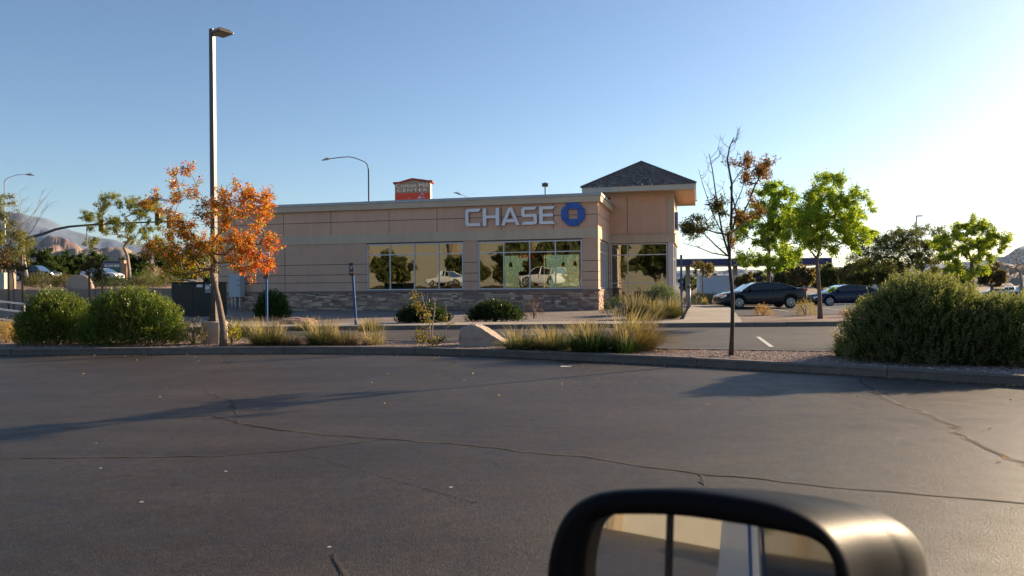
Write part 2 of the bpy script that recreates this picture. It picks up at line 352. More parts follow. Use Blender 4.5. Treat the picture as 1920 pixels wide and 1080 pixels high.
# drain grate / plate in walkway
# cracks in the foreground asphalt
rnd = random.Random(11); mb = MB()
mb2 = MB()
def crack(pts, wd=.012, jit=.03, z=.009, step=.12):
    w_ = [G(*p) for p in pts]; res = []
    for a, b in zip(w_, w_[1:]):
        n = max(2, int((b-a).length/step))
        for k in range(n): res.append(a.lerp(b, k/n)+Vector((rnd.gauss(0, jit), rnd.gauss(0, jit), 0))*(k > 0))
    res.append(w_[-1]); vs = []; fs = []
    for i, p in enumerate(res):
        d = (res[min(i+1, len(res)-1)]-res[max(i-1, 0)]).normalized(); q = Vector((-d.y, d.x, 0)); ww = wd*1.1*rnd.uniform(.1, 1.0)
        vs += [(p+q*ww/2).to_tuple()[:2]+(z,), (p-q*ww/2).to_tuple()[:2]+(z,)]
        if i: fs.append((2*i-2, 2*i-1, 2*i+1, 2*i))
    mb.add(vs, fs); vs2 = []
    for i, p in enumerate(res):
        d = (res[min(i+1, len(res)-1)]-res[max(i-1, 0)]).normalized(); q = Vector((-d.y, d.x, 0)); ww = wd*rnd.uniform(1.6, 3)
        vs2 += [(p+q*ww/2).to_tuple()[:2]+(.0065,), (p-q*ww/2).to_tuple()[:2]+(.0065,)]
    mb2.add(vs2, fs)
crack([(0, 861), (200, 859), (400, 857), (560, 845), (640, 835), (720, 824)], .012, .012)
crack([(400, 780), (470, 800), (600, 815), (720, 824), (860, 834), (1000, 850), (1100, 858), (1190, 873), (1310, 890), (1380, 895), (1470, 905), (1600, 918), (1800, 935), (1960, 950)], .015, .012)
crack([(1312, 891), (1318, 900), (1312, 905), (1322, 912), (1316, 920), (1326, 932), (1322, 960)], .012, .008)
crack([(1610, 712), (1640, 735), (1680, 758), (1730, 772), (1780, 795), (1783, 803), (1810, 818), (1850, 842), (1930, 876)], .035, .03)
crack([(432, 664), (424, 684), (400, 700)], .02, .04); crack([(852, 674), (848, 690), (820, 700), (800, 710)], .02, .05)
crack([(380, 730), (432, 755), (445, 780), (440, 795)], .018, .03); crack([(625, 1040), (635, 1062), (650, 1090)], .015, .015)
crack([(700, 680), (560, 690), (420, 700), (300, 712)], .008, .02)
for k in range(30):                                            # short worn marks in a line
    t = k/29; p = G(560+t*330, 850+t*93); a = rnd.uniform(.008, .028)
    mb.add([(p.x-a, p.y-.006, .009), (p.x+a, p.y-.009, .009), (p.x+a*.8, p.y+.009, .009), (p.x-a*.8, p.y+.007, .009)], [(0,1,2,3)])
for k in range(9):
    p = G(468+k*8, 797+k*1.4); a = rnd.uniform(.02, .05); mb.add([(p.x-a, p.y-.02, .01), (p.x+a, p.y-.02, .01), (p.x+a*.8, p.y+.04, .01), (p.x-a*.6, p.y+.02, .01)], [(0,1,2,3)])
o = obj('pavement_crack', mb, M_crack, at=(0, 0, 0)); tag(o, kind='structure')
o = obj('crack_sealing', mb2, asphalt_mat('crack_seal', (.066, .055, .044), .7, .6), at=(0, 0, 0)); tag(o, kind='structure')

# mountains and hills
def ridge(name, tab, Y, m, rough=1.0, depth=2200, seed=1, base=556, rows=40, amp=.42):
    mb = MB(); rs = lin(tab[0][0], tab[-1][0], 160); vs = []
    for j in range(rows+1):
        b = j/rows
        for i, px in enumerate(rs):
            y = interp(tab, px); t = 1-abs(2*b-1)**1.15 if b < .5 else 1-abs(2*b-1)**1.4
            top = P(px, y, Y); fl = P(px, base, Y); YY = Y+(b-.5)*depth
            X = top.x*YY/Y; hgt = (top.z-fl.z)
            n = mnoise.fractal(Vector((X*.0036*rough*1500/Y*3, YY*.0036*rough*1500/Y*3, seed)), 1.0, 2.1, 7)
            z = fl.z-20+(hgt+20)*t*(1-amp*abs(n)*(1 if b != .5 else .35))
            vs.append((X, YY, z))
    n = len(rs); mb.add(vs, [(j*n+i, j*n+i+1, (j+1)*n+i+1, (j+1)*n+i) for j in range(rows) for i in range(n-1)])
    o = obj(name, mb, m, smooth=True, at=(0, Y, 0)); tag(o, kind='structure'); return o
M_mtn = mat('mountain_haze_blue', (.13, .17, .24), .95, .25, .004, 0); M_hill = mat('red_hill_rock', (.24, .165, .15), .95, .25, .02, 0); M_tan = mat('tan_hill', (.26, .20, .16), .95, .2, .02)  # mountain blue is distance haze put into the rock colour
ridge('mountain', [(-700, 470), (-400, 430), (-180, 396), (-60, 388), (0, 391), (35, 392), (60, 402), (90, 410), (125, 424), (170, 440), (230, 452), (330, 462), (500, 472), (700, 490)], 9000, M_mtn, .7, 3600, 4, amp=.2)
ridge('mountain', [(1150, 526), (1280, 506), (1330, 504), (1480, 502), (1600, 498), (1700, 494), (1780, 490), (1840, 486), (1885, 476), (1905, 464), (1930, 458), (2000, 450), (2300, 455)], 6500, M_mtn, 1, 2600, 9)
ridge('hills', [(-300, 480), (0, 470), (60, 462), (78, 448), (92, 440), (120, 441), (135, 448), (160, 462), (210, 468), (300, 470), (420, 478), (600, 500)], 3200, M_hill, 1.5, 1500, 7)
ridge('hills', [(-300, 490), (0, 484), (100, 472), (160, 461), (230, 462), (300, 468), (450, 480), (600, 500)], 2000, M_tan, 1.5, 900, 8)
ridge('hills', [(1500, 520), (1700, 506), (1840, 496), (1880, 492), (1960, 488), (2200, 490)], 900, M_tan, 1.5, 500, 12)

# ------------------------------------------------------------------ foliage tools
def leaves(name, C, D, ln, wd, tints, m, parent, rng, fold=.0):
    C = np.asarray(C, float); D = np.asarray(D, float); N = len(C)
    D /= np.linalg.norm(D, axis=1, keepdims=True)+1e-9
    rv = rng.normal(size=(N, 3)); S = np.cross(D, rv); S /= np.linalg.norm(S, axis=1, keepdims=True)+1e-9
    L = (ln*rng.uniform(.6, 1.3, N))[:, None]; W = (wd*rng.uniform(.7, 1.3, N))[:, None]
    V = np.stack([C, C+D*L*.45+S*W*.5, C+D*L, C+D*L*.45-S*W*.5], 1).reshape(-1, 3)
    me = bpy.data.meshes.new(name); me.vertices.add(4*N); me.vertices.foreach_set('co', V.ravel())
    me.loops.add(4*N); me.polygons.add(N); me.loops.foreach_set('vertex_index', np.arange(4*N, dtype=np.int32))
    me.polygons.foreach_set('loop_start', np.arange(0, 4*N, 4, dtype=np.int32)); me.update(calc_edges=True)
    ca = me.color_attributes.new('tint', 'FLOAT_COLOR', 'POINT')
    T = np.concatenate([np.asarray(tints), np.ones((N, 1))], 1); ca.data.foreach_set('color', np.repeat(T, 4, axis=0).astype(np.float32).ravel())
    me.materials.append(m); return link(name, me, parent)
def pal(rng, N, cols, var=.2):
    cols = np.array(cols); c = cols[rng.integers(0, len(cols), N)]*rng.uniform(1-var, 1+var, (N, 1)); return c

GREEN = [(.05,.085,.018),(.07,.11,.02),(.10,.14,.02)]
LIME = [(.10,.16,.02),(.16,.22,.025),(.22,.26,.03),(.07,.12,.02)]
def tree(name, label, cat, base, trunk, lobes, Yd, leaf=(.09,.035), per=55, tints=GREEN, tr=.09, bark=None, nclump=None, twl=.45, seed=1, dz=1.0, group=None, lm=None, fn=None, bare=0, droop=.25, depthr=None, keepn=None, rtw=.007):
    """trunk: px points; lobes: (px,py,rx,ry,n)"""
    rng = np.random.default_rng(seed); base = Vector(base); s = Yd/F
    root = thing(name, base, label, cat, group)
    nodes = [base.copy()]+[P(x, y, Yd) for x, y in trunk]; par = [-1]+list(range(len(trunk)))
    nt_ = len(nodes); cl = []
    for (px, py, rx, ry, n) in lobes:
        c = P(px, py, Yd); rdx = rx*s; rdz = ry*s; rdy = (depthr or (rx+ry)/2*s)
        for k in range(n):
            u = rng.normal(size=3); u /= np.linalg.norm(u); r = rng.uniform(.1, 1)**.45
            cl.append(c+Vector((u[0]*rdx*r, u[1]*rdy*r, u[2]*rdz*r)))
    top = nodes[-1]; cl.sort(key=lambda p: (p-top).length)
    for p in cl:
        best = None; bi = 0
        for i, q in enumerate(nodes):
            if i < nt_-max(1, min(3, nt_-2)): continue
            d = (p-q).length; c = d*(1+.5*max(0, (q.z-p.z)/(d+.01)))+.1*(q-top).length
            if best is None or c < best: best = c; bi = i
        q = nodes[bi]; d = (p-q).length; k = max(1, min(3, int(d/(twl*1.2))))
        for j in range(1, k+1):
            t = j/k; m_ = q.lerp(p, t)+Vector(rng.normal(size=3))*.05*d*(j < k)+Vector((0, 0, .06*d*math.sin(t*math.pi)))
            nodes.append(m_); par.append(bi if j == 1 else len(nodes)-2)
    N = len(nodes); cnt = [0]*N; leafn = [True]*N
    for i in range(N-1, 0, -1):
        cnt[i] += 1; cnt[par[i]] += cnt[i]; leafn[par[i]] = False
    tot = max(cnt[0], 1); rad = [max(rtw, tr*.62*(c/tot)**.55) for c in cnt]
    for i in range(nt_): rad[i] = tr*(1-.45*i/nt_)
    mb = MB()
    tp = nodes[:nt_]; trd = [rad[i]*(1.25 if i == 0 else 1) for i in range(nt_)]
    mb.tube([p+Vector((0,0,-.05 if i==0 else 0)) for i, p in enumerate(tp)], trd, 10)
    lm_b = MB()
    for i in range(nt_, N):
        q = nodes[par[i]]; p = nodes[i]; mid = q.lerp(p, .5)+Vector(rng.normal(size=3))*.03*(p-q).length
        lm_b.tube([q, mid, p], [min(rad[par[i]], rad[i]*1.4), rad[i]*1.15, rad[i]*.9], 5, False)
    C = []; D = []
    for i in range(nt_, N):
        nb = 5 if leafn[i] else 2
        for b in range(nb):
            d = (nodes[i]-nodes[par[i]]).normalized()*.7+Vector(rng.normal(size=3))*.75+Vector((0, 0, .2)); d.normalize()
            L = twl*rng.uniform(.5, 1.1); e = nodes[i]+d*L
            lm_b.tube([nodes[i], nodes[i]+d*L*.5+Vector(rng.normal(size=3))*.03, e], [rtw, rtw*.8, rtw*.4], 3, False)
            if bare and rng.random() < bare: continue
            n = int(per*rng.uniform(.5, 1.4)/nb*(1.6 if leafn[i] else 1))
            for k in range(n):
                t = rng.uniform(.1, 1.05); c = nodes[i]+d*L*t+Vector(rng.normal(size=3))*twl*.16
                C.append(c); D.append(d*.6+Vector(rng.normal(size=3))*.6+Vector((0, 0, -droop)))
    obj('trunk', mb, bark or M_bark, root, smooth=True); obj('branches', lm_b, bark or M_bark, root, smooth=True)
    if C:
        C = np.array([tuple(c-base) for c in C]); D = np.array([tuple(d) for d in D])
        T = fn(rng, C) if fn else pal(rng, len(C), tints)
        leaves('crown', C, D, leaf[0], leaf[1], T, lm or M_leaf, root, rng)
    return root

def bush(name, label, cat, base, rx, ry, hz, n, leaf, tints, seed=1, up=.8, group=None, lm=None, lumps=.18, tipt=None, at_=None, stems=6, low=.0):
    rng = np.random.default_rng(seed); base = Vector(base); root = thing(name, base, label, cat, group)
    u = rng.normal(size=(n, 3)); u[:, 2] = np.abs(u[:, 2])*(1)-low; u /= np.linalg.norm(u, axis=1, keepdims=True)
    r = rng.uniform(0, 1, n)**.28
    lump = np.array([1+lumps*mnoise.noise(Vector(u[i]*3.0)+Vector((seed*7.1, 0, 0)))+lumps*.8*mnoise.noise(Vector(u[i]*8)+Vector((0, seed*3.3, 0))) for i in range(n)])
    q = u*(r*lump)[:, None]*np.array([rx, ry, hz]); q[:, 2] = np.maximum(q[:, 2], .01)
    # group leaves in sprigs
    k = 9; sp = q[::k]; ud = u[::k]; C = []; D = []
    d0 = ud*np.array([1, 1, .6])*.7+np.array([0, 0, up])+rng.normal(size=sp.shape)*.25; d0 /= np.linalg.norm(d0, axis=1, keepdims=True)
    for j in range(k):
        C.append(sp+d0*(leaf[0]*.36*j)+rng.normal(size=sp.shape)*leaf[0]*.15); D.append(d0+rng.normal(size=sp.shape)*.55)
    C = np.concatenate(C); D = np.concatenate(D)
    T = pal(rng, len(C), tints)
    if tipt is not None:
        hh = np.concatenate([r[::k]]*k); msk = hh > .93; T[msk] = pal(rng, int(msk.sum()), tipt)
    leaves('foliage', C, D, leaf[0], leaf[1], T, lm or M_leaf, root, rng)
    mb = MB()
    for s_ in range(stems):
        a = rng.uniform(0, 6.28); e = Vector((math.cos(a)*rx*.6, math.sin(a)*ry*.6, hz*.7)); mb.tube([(0,0,-.03), e*.4+Vector((0,0,.05)), e], [.02, .014, .006], 4)
    obj('stem', mb, M_bark, root, local=True)
    return root

def tuft(name, label, cat, base, rad, ht, n, tints, wd=.006, seed=1, lean=.6, group=None, lx=0, curl=.8, spread=.5, wisp=.10):
    rng = np.random.default_rng(seed); base = Vector(base); V = []; T = []; S = 5
    cols = pal(rng, n, tints, .5)
    a = rng.uniform(0, 6.283, n); rr = rng.uniform(0, 1, n)**.5*spread*rad; ou = rng.uniform(.05, 1, n)**.7*rad
    H = ht*rng.uniform(.35, 1.05, n)*(1-.55*(ou/rad)); nw = int(n*wisp); H[:nw] = ht*rng.uniform(1.0, 1.45, nw); ou[:nw] = rad*rng.uniform(.05, .8, nw); cols[:nw] = pal(rng, nw, [(.50,.40,.22),(.42,.34,.18)], .3); b0 = np.stack([np.cos(a)*rr, np.sin(a)*rr, np.zeros(n)], 1)
    side = np.stack([-np.sin(a), np.cos(a), np.zeros(n)], 1); jx = rng.normal(size=(n, 3))*.04*rad
    for s_ in range(S):
        t = s_/(S-1); o_ = ou*t**(.9+curl*.5); z = H*(1-(1-t)**(1.6))*(1)-curl*H*.25*t**3
        c = b0+np.stack([np.cos(a)*o_+lx*t*t*rad, np.sin(a)*o_, z], 1)+jx*t
        w_ = (wd*1.7*(1-t*.8))/2; V.append(c+side*w_); V.append(c-side*w_)
    V = np.stack(V, 1)  # n, 2S, 3
    me = bpy.data.meshes.new(name); me.vertices.add(n*2*S); me.vertices.foreach_set('co', V.ravel())
    idx = np.arange(n)[:, None, None]*2*S+np.arange(S-1)[None, :, None]*2+np.array([0, 1, 3, 2])[None, None, :]
    me.loops.add(idx.size); me.polygons.add(idx.size//4); me.loops.foreach_set('vertex_index', idx.ravel().astype(np.int32))
    me.polygons.foreach_set('loop_start', np.arange(0, idx.size, 4, dtype=np.int32)); me.update(calc_edges=True)
    ca = me.color_attributes.new('tint', 'FLOAT_COLOR', 'POINT')
    ca.data.foreach_set('color', np.repeat(np.concatenate([cols, np.ones((n, 1))], 1), 2*S, axis=0).astype(np.float32).ravel())
    me.materials.append(M_grass); o = link(name, me); o.location = base; tag(o, label, cat, group); return o

def rock(name, label, base, dims, seed=1, m=None, rz=0, cat='boulder', group=None, rough=.22, cuts=None):
    rr_ = random.Random(seed); bm = bmesh.new(); bmesh.ops.create_icosphere(bm, subdivisions=5, radius=1)
    pl = [(Vector(c[:3]).normalized(), c[3]) for c in (cuts or [])]
    for _ in range(10):
        d = Vector((rr_.gauss(0, 1), rr_.gauss(0, 1), rr_.gauss(.2, .7))).normalized(); pl.append((d, rr_.uniform(.62, .85)))
    for v in bm.verts:
        p = v.co.copy()
        for n_, d_ in pl:
            k = p.dot(n_)
            if k > d_: p -= n_*(k-d_)
        n = mnoise.fractal(p*2.2+Vector((seed*5, 0, 0)), 1, 2, 5)*rough*.35+mnoise.fractal(p*9+Vector((seed, 3, 0)), 1, 2, 4)*rough*.10
        c = p*(1+n); v.co = Vector((c.x*dims[0]/1.6, c.y*dims[1]/1.6, (max(c.z, -.5)+.45)*dims[2]/1.17))
    me = bpy.data.meshes.new(name); bm.to_mesh(me); bm.free(); me.materials.append(m or M_rock)
    o = link(name, me); o.location = base; o.rotation_euler.z = rz
    tag(o, label, cat, group); return o

# ------------------------------------------------------------------ bank building
TH = R(14); U = Vector((-math.cos(TH), math.sin(TH), 0)); V_ = Vector((math.sin(TH), math.cos(TH), 0)); A = Vector(((1121-960)/F*42, 42, 0))
def W(p): return A+U*p[0]+V_*p[1]+Vector((0, 0, p[2]))        # p=(s along facade to the left, depth inward, z)
def S(px, py=480, d=0):                                   # photo x -> s on facade plane shifted inward d
    r = P(px, py, 1.0); q = r.x; O = A+V_*d
    return (O.x-q*O.y)/(-U.x+q*U.y)
bank = thing('bank_building', A, 'tan stucco bank building with stone base, tiled corner tower and big white letters', 'building')
LEN = S(408); DEP = 16.0
def bx(mb, s0, s1, d0, d1, z0, z1, tint=None): return mb.box((s0, d0, z0), (s1, d1, z1), W, tint)
wl = (S(688), S(868)); wr = (S(896.5), S(1091)); ZT, ZB, ZTR = 4.07, 1.28, 3.42
wins = [(wl[1], wl[0]), (wr[1], wr[0])]
# structural wall (joint colour) with window holes
mb = MB()
def wall_holes(mb, s0, s1, z0, z1, holes, d0, d1):
    hs = sorted(holes); x = s0
    for a, b, za, zb in hs:
        bx(mb, x, a, d0, d1, z0, z1); bx(mb, a, b, d0, d1, z0, za); bx(mb, a, b, d0, d1, zb, z1); x = b
    bx(mb, x, s1, d0, d1, z0, z1)
wall_holes(mb, .0, LEN, -.3, 6.55, [(a, b, ZB, ZT) for a, b in wins], .03, .3)
bx(mb, LEN-.3, LEN, .3, DEP, -.3, 6.55)
obj('wall', mb, M_back, bank)
# stucco panels, proud of the joints
G_ = .018
def panels(mb, ss, zs, d0=0.0, d1=.028, skip=None):
    for a, b in zip(ss, ss[1:]):
        for c, d in zip(zs, zs[1:]):
            if skip and skip(a, b, c, d): continue
            bx(mb, a+G_, b-G_, d0, d1, c+G_, d-G_)
up = MB(); panels(up, [-.0, S(1038), S(941), S(820), S(730), S(621), S(532), S(440), LEN], [4.66, 5.48, 6.25])
obj('stucco_upper', up, M_upper, bank)
lo = MB()
zl = [1.2, 1.77, 2.25, 2.88, 4.2]
panels(lo, [0, wr[1]-.0], zl); obj('stucco_lower', lo, M_lower, bank); lo = MB(); panels(lo, [wr[0], wl[1]], zl); obj('stucco_lower', lo, M_lower, bank); lo = MB()
panels(lo, [wl[0], S(534), S(440), LEN], zl)
obj('stucco_lower', lo, M_lower, bank)
bd = MB(); bx(bd, -.045, LEN+.04, -.045, .03, 4.15, 4.70); bx(bd, -.045, .0, .03, 6.3, 4.15, 4.70)
obj('band', bd, M_band, bank)
cp = MB(); bx(cp, -.22, LEN+.2, -.22, .3, 6.17, 6.5); bx(cp, -.22, .1, .3, 6.7, 6.17, 6.5); bx(cp, LEN-.3, LEN+.2, .3, DEP, 6.17, 6.5)
obj('cornice', cp, M_band, bank)
cp = MB(); bx(cp, -.27, LEN+.25, -.27, .35, 6.503, 6.66); bx(cp, -.27, .12, .35, 6.7, 6.503, 6.66); bx(cp, LEN-.35, LEN+.25, .35, DEP, 6.503, 6.66)
obj('coping', cp, M_coping, bank)
rf = MB(); bx(rf, .1, LEN-.1, .31, DEP-.05, 6.1, 6.2); obj('roof_deck', rf, M_white, bank)
# stone wainscot: real stones
rng_ = random.Random(5)
def stones(mb, fn, L0, L1, z0, z1):
    z = z0
    while z < z1-.03:
        hh = min(rng_.choice([.07, .085, .1, .13]), z1-z); x = L0
        while x < L1:
            ww = min(rng_.uniform(.18, .62), L1-x); H = hh
            c = rng_.choice([(.42,.28,.21),(.32,.21,.17),(.50,.36,.25),(.25,.17,.14),(.40,.25,.19),(.60,.45,.32),(.33,.23,.19)]); k = rng_.uniform(.8, 1.15)
            fn(mb, x+.006, x+ww-.006, z+.006, z+H-.006, rng_.uniform(.05, .1), tuple(v*k for v in c)); x += ww
        z += hh
st = MB()
stones(st, lambda m_, a, b, c, d, t, col: bx(m_, a, b, -t, -.012, c, d, col), -.06, LEN, -.12, 1.16)
stones(st, lambda m_, a, b, c, d, t, col: bx(m_, -t, -.012, a, b, c, d, col), .0, 6.2, -.12, 1.16)
obj('stone_veneer', st, M_stone, bank)
sb = MB(); bx(sb, -.012, LEN, -.012, .029, -.3, 1.16); bx(sb, -.012, .029, .03, 6.2, -.3, 1.16)
obj('stone_backing', sb, M_back, bank)
sc = MB(); bx(sc, -.13, LEN, -.13, .027, 1.162, 1.25); bx(sc, -.13, .027, .03, 6.2, 1.162, 1.25); obj('stone_cap', sc, mat('sill_stone', (.22, .165, .15), .85, .1), bank)
# right return wall (faces the sun side)
mb = MB(); mb.box((.0, .3, -.3), (.3, .9, 6.55), W); mb.box((.0, 5.2, -.3), (.3, 6.25, 6.55), W); mb.box((.0, .9, -.3), (.3, 5.2, ZB), W); mb.box((.0, .9, ZT), (.3, 5.2, 6.55), W)
obj('wall', mb, M_back, bank)
up = MB(); 
for a, b in ((4.66, 5.48), (5.48, 6.25)): up.box((-.028, .03, a+G_), (-.0, 6.22, b-G_), W)
obj('stucco_upper', up, M_upper, bank)
lo = MB()
for a, b in zip(zl, zl[1:]): lo.box((-.028, .0, max(a, 1.25)+G_), (-.0, .88, b-G_), W)
obj('stucco_lower', lo, M_lower, bank); lo = MB()
for a, b in zip(zl, zl[1:]): lo.box((-.028, 5.22, max(a, 1.25)+G_), (.0, 6.22, b-G_), W)
obj('stucco_lower', lo, M_lower, bank)
def window(parent, s0, s1, z0, z1, mul, trans, d=.1, fw=.07, ax='s', gm=None):
    """frame with mullions + one glass sheet; ax 's' facade plane, 'd' return wall"""
    mb = MB(); gb = MB()
    def q(m_, a0, a1, d0, d1, c0, c1):
        if ax == 's': bx(m_, a0, a1, d0, d1, c0, c1)
        else: bx(m_, d0, d1, a0, a1, c0, c1)
    f = .06
    q(mb, s0, s1, d-.07, d+.05, z0, z0+fw); q(mb, s0, s1, d-.07, d+.05, z1-fw, z1)
    q(mb, s0, s0+fw, d-.07, d+.05, z0+fw, z1-fw); q(mb, s1-fw, s1, d-.07, d+.05, z0+fw, z1-fw)
    for m_ in mul: q(mb, m_-f/2, m_+f/2, d-.065, d+.045, z0+fw, z1-fw)
    for t in trans: q(mb, s0+fw, s1-fw, d-.062, d+.042, t-f/2, t+f/2)
    fr = obj('window', mb, M_alu, parent)
    q(gb, s0+fw, s1-fw, d-.008, d+.0, z0+fw, z1-fw); obj('pane', gb, gm or M_glass, fr)
    return fr
window(bank, wins[0][0], wins[0][1], ZB, ZT, [S(730.7), S(776), S(822)], [ZTR])
window(bank, wins[1][0], wins[1][1], ZB, ZT, [S(944), S(992.7), S(1041)], [ZTR])
window(bank, .92, 5.18, ZB, ZT, [1.75, 2.6, 3.45, 4.3], [ZTR], d=.1, ax='d')
# rear wall with openings, floor, ceiling, partitions
mb = MB(); bx(mb, .3, LEN-.3, DEP-.3, DEP, 0, .9); bx(mb, .3, LEN-.3, DEP-.3, DEP, 3.9, 6.5)
for a, b in ((.3, .8), (3.2, 3.5), (6.3, 7.6), (9.6, LEN-.3)): bx(mb, a, b, DEP-.3, DEP, .9, 3.9)
bx(mb, -0.0, .3, 13, DEP, -.3, 6.5); obj('rear_wall', mb, M_lower, bank)
mb = MB(); bx(mb, .3, LEN-.3, .3, DEP-.3, 0, .09); obj('interior_floor', mb, mat('carpet', (.12, .11, .10), .9), bank)
mb = MB(); bx(mb, .3, LEN-.3, .3, DEP-.3, 4.2, 4.3); obj('ceiling', mb, mat('ceiling_board', (.5, .5, .48), .9), bank)
mb = MB(); bx(mb, 15.5, 15.6, .4, DEP-.4, .09, 4.19); bx(mb, 9.7, 15.4, 6.5, 6.6, .09, 3.4); obj('partition', mb, mat('interior_paint', (.32, .29, .24), .9), bank)
for s_ in (1.6, 3.6, 5.7, 8.8, 11.5): mb = MB(); bx(mb, s_, s_+1.5, 3.5+(s_ % 2), 4.3+(s_ % 2), .7, .8); bx(mb, s_+.1, s_+.2, 3.6+(s_ % 2), 4.2+(s_ % 2), .09, .7); bx(mb, s_+1.3, s_+1.4, 3.6+(s_ % 2), 4.2+(s_ % 2), .09, .7); bx(mb, s_+.5, s_+.95, 3.7+(s_ % 2), 3.75+(s_ % 2), .85, 1.2); obj('desk', mb, mat('dark_wood', (.08, .05, .035), .5), bank)
mb = MB(); bx(mb, 2, 9, 10, 10.7, .09, 1.2); obj('counter', mb, MC['dark_wood'], bank)
for s_, d_ in ((2.1, 5), (3.2, 7), (4.4, 5.5), (5.6, 7.5), (6.3, 5), (1.2, 9)):
    mb = MB(); mb.tube([W((s_, d_, 3.05)), W((s_, d_, 2.95)), W((s_, d_, 2.72))], [.02, .1, .13], 10); mb.tube([W((s_, d_, 4.19)), W((s_, d_, 3.05))], .01, 4); obj('pendant_lamp', mb, M_blk, bank)
mb = MB()
for k in range(5): bx(mb, 3.9+k*.2, 4.03+k*.2, 1.0, 1.04, 3.12, 3.28)
obj('rate_display', mb, mat('red_led', (.7, .03, .015), .5, 0, emit=.6), bank)
# tower
TD = 6.2; t0 = S(1145, 480, TD); t1 = S(1263, 480, TD); tm = S(1176.7, 480, TD); tp = S(1252, 480, TD); TDEP = 7.0
mb = MB()   # solid upper box
bx(mb, t1, t0+.5, TD+.03, TD+TDEP, 4.16, 7.35); obj('tower_wall', mb, M_back, bank)
mb = MB()
bx(mb, tm+G_, t0, TD, TD+.03, 4.7+G_, 7.12); bx(mb, tp+G_, tm-G_, TD, TD+.03, 4.7+G_, 7.12); bx(mb, t1-.025, t1, TD+.35, TD+TDEP, 4.7, 7.1)
bx(mb, t0+.2, t0+.55, TD-.0, TD+TDEP, 6.66, 7.12)
obj('stucco_upper', mb, M_upper, bank)
mb = MB(); bx(mb, t1-.05, tp, TD-.03, TD+.03, 4.7, 7.12); bx(mb, t1-.06, t0+.5, TD-.05, TD+.03, 7.12, 7.34); bx(mb, t1-.1, t0+.0, TD-.08, TD+.029, 4.15, 4.7); bx(mb, t1-.1, t1-.026, TD+.03, TD+TDEP+.1, 4.15, 4.7); bx(mb, t1-.14, t0, TD-.12, TD-.081, 4.62, 4.7); bx(mb, t1-.06, t1-.026, TD+.03, TD+.35, 4.7, 7.12)
obj('band', mb, M_band, bank)
mb = MB(); bx(mb, t1, tp-.02, TD, TD+.3, .1, 4.15); obj('column', mb, mat('white_column', (.60, .57, .55), .5, .03), bank)
mb = MB(); bx(mb, t1, t1+.3, TD+TDEP-.4, TD+TDEP, .0, 4.15); obj('column', mb, MC['white_column'], bank)
mb = MB(); bx(mb, t1, t1+.25, TD+3.3, TD+3.6, .0, 4.15); obj('column', mb, MC['white_column'], bank)
mb = MB(); bx(mb, t1, t0, TD+.0, TD+.3, -.3, .3); obj('plinth', mb, M_band, bank)
mb = MB(); bx(mb, t1+.3, t0+.4, TD+3.2, TD+3.3, .1, 4.1); bx(mb, t1+.1, t0+.3, TD+.4, TD+TDEP, .0, .08)
obj('interior_wall', mb, mat('interior_paint'), bank)
window(bank, tp+.02, t0, .32, ZT+.05, [tm], [3.4, 1.6], d=TD+.14)
window(bank, TD+.35, TD+TDEP-.45, .2, ZT+.05, [TD+2, TD+3.4, TD+4.9], [3.2], d=t1+.12, ax='d')
# blue side sign on tower seen edge-on
mb = MB(); bx(mb, t1-.25, t1-.03, TD+1.6, TD+3.2, 5.1, 6.2); s_ = obj('wall_sign', mb, mat('sign_blue', (.01,.07,.33), .35, .02), bank, bev=.02)
# hip roof with tile courses
e0 = S(1303, 348, TD-1.5); e1 = S(1091, 355, TD-1.5); f0 = TD-1.5; f1 = TD+TDEP+1.5; ZE = 7.60; ZP = 9.62; sm_ = (e0+e1)/2; ra = f0+(e1-e0)/2; rb = f1-(e1-e0)/2
mb = MB(); bx(mb, e0, e1, f0, f0+.06, 7.28, ZE-.01); bx(mb, e0, e1, f1-.06, f1, 7.28, ZE-.01); bx(mb, e0, e0+.06, f0+.06, f1-.06, 7.28, ZE-.01); bx(mb, e1-.06, e1, f0+.06, f1-.06, 7.28, ZE-.01)
obj('fascia', mb, M_fascia, bank)
mb = MB(); bx(mb, e0+.06, e1-.06, f0+.06, f1-.06, 7.345, 7.38); obj('soffit', mb, M_soffit, bank)
mb = MB(); NR = 15
def q4(t): # rectangle corners at course t
    return [(e0-.06+(sm_-e0+.06)*t, f0-.06+(ra-f0+.06)*t), (e1+.06+(sm_-e1-.06)*t, f0-.06+(ra-f0+.06)*t), (e1+.06+(sm_-e1-.06)*t, f1+.06+(rb-f1-.06)*t), (e0-.06+(sm_-e0+.06)*t, f1+.06+(rb-f1-.06)*t)]
for k in range(NR):
    ta, tb = k/NR, (k+1)/NR+.012
    za = ZE+(ZP-ZE)*ta+.055; zb = ZE+(ZP-ZE)*tb+.0; qa, qb = q4(ta), q4(min(tb, 1))
    for i in range(4):
        j = (i+1) % 4; nt2 = 24
        for c in range(nt2):
            g = rng_.uniform(.75, 1.3); u0, u1 = c/nt2, (c+1)/nt2-.004
            lp = lambda a_, b_, t_: (a_[0]+(b_[0]-a_[0])*t_, a_[1]+(b_[1]-a_[1])*t_)
            p = [lp(qa[i], qa[j], u0), lp(qa[i], qa[j], u1), lp(qb[i], qb[j], u1), lp(qb[i], qb[j], u0)]
            dzz = rng_.uniform(0, .012)
            mb.add([W((*p[0], za-.06)), W((*p[1], za-.06)), W((*p[0], za+dzz)), W((*p[1], za+dzz)), W((*p[2], zb)), W((*p[3], zb))], [(0,1,3,2), (2,3,4,5)], (g, g*rng_.uniform(.93, 1.03), g*rng_.uniform(.9, 1.05)))
rl = obj('roof', mb, M_tile, bank)
mb = MB(); q0 = q4(0)
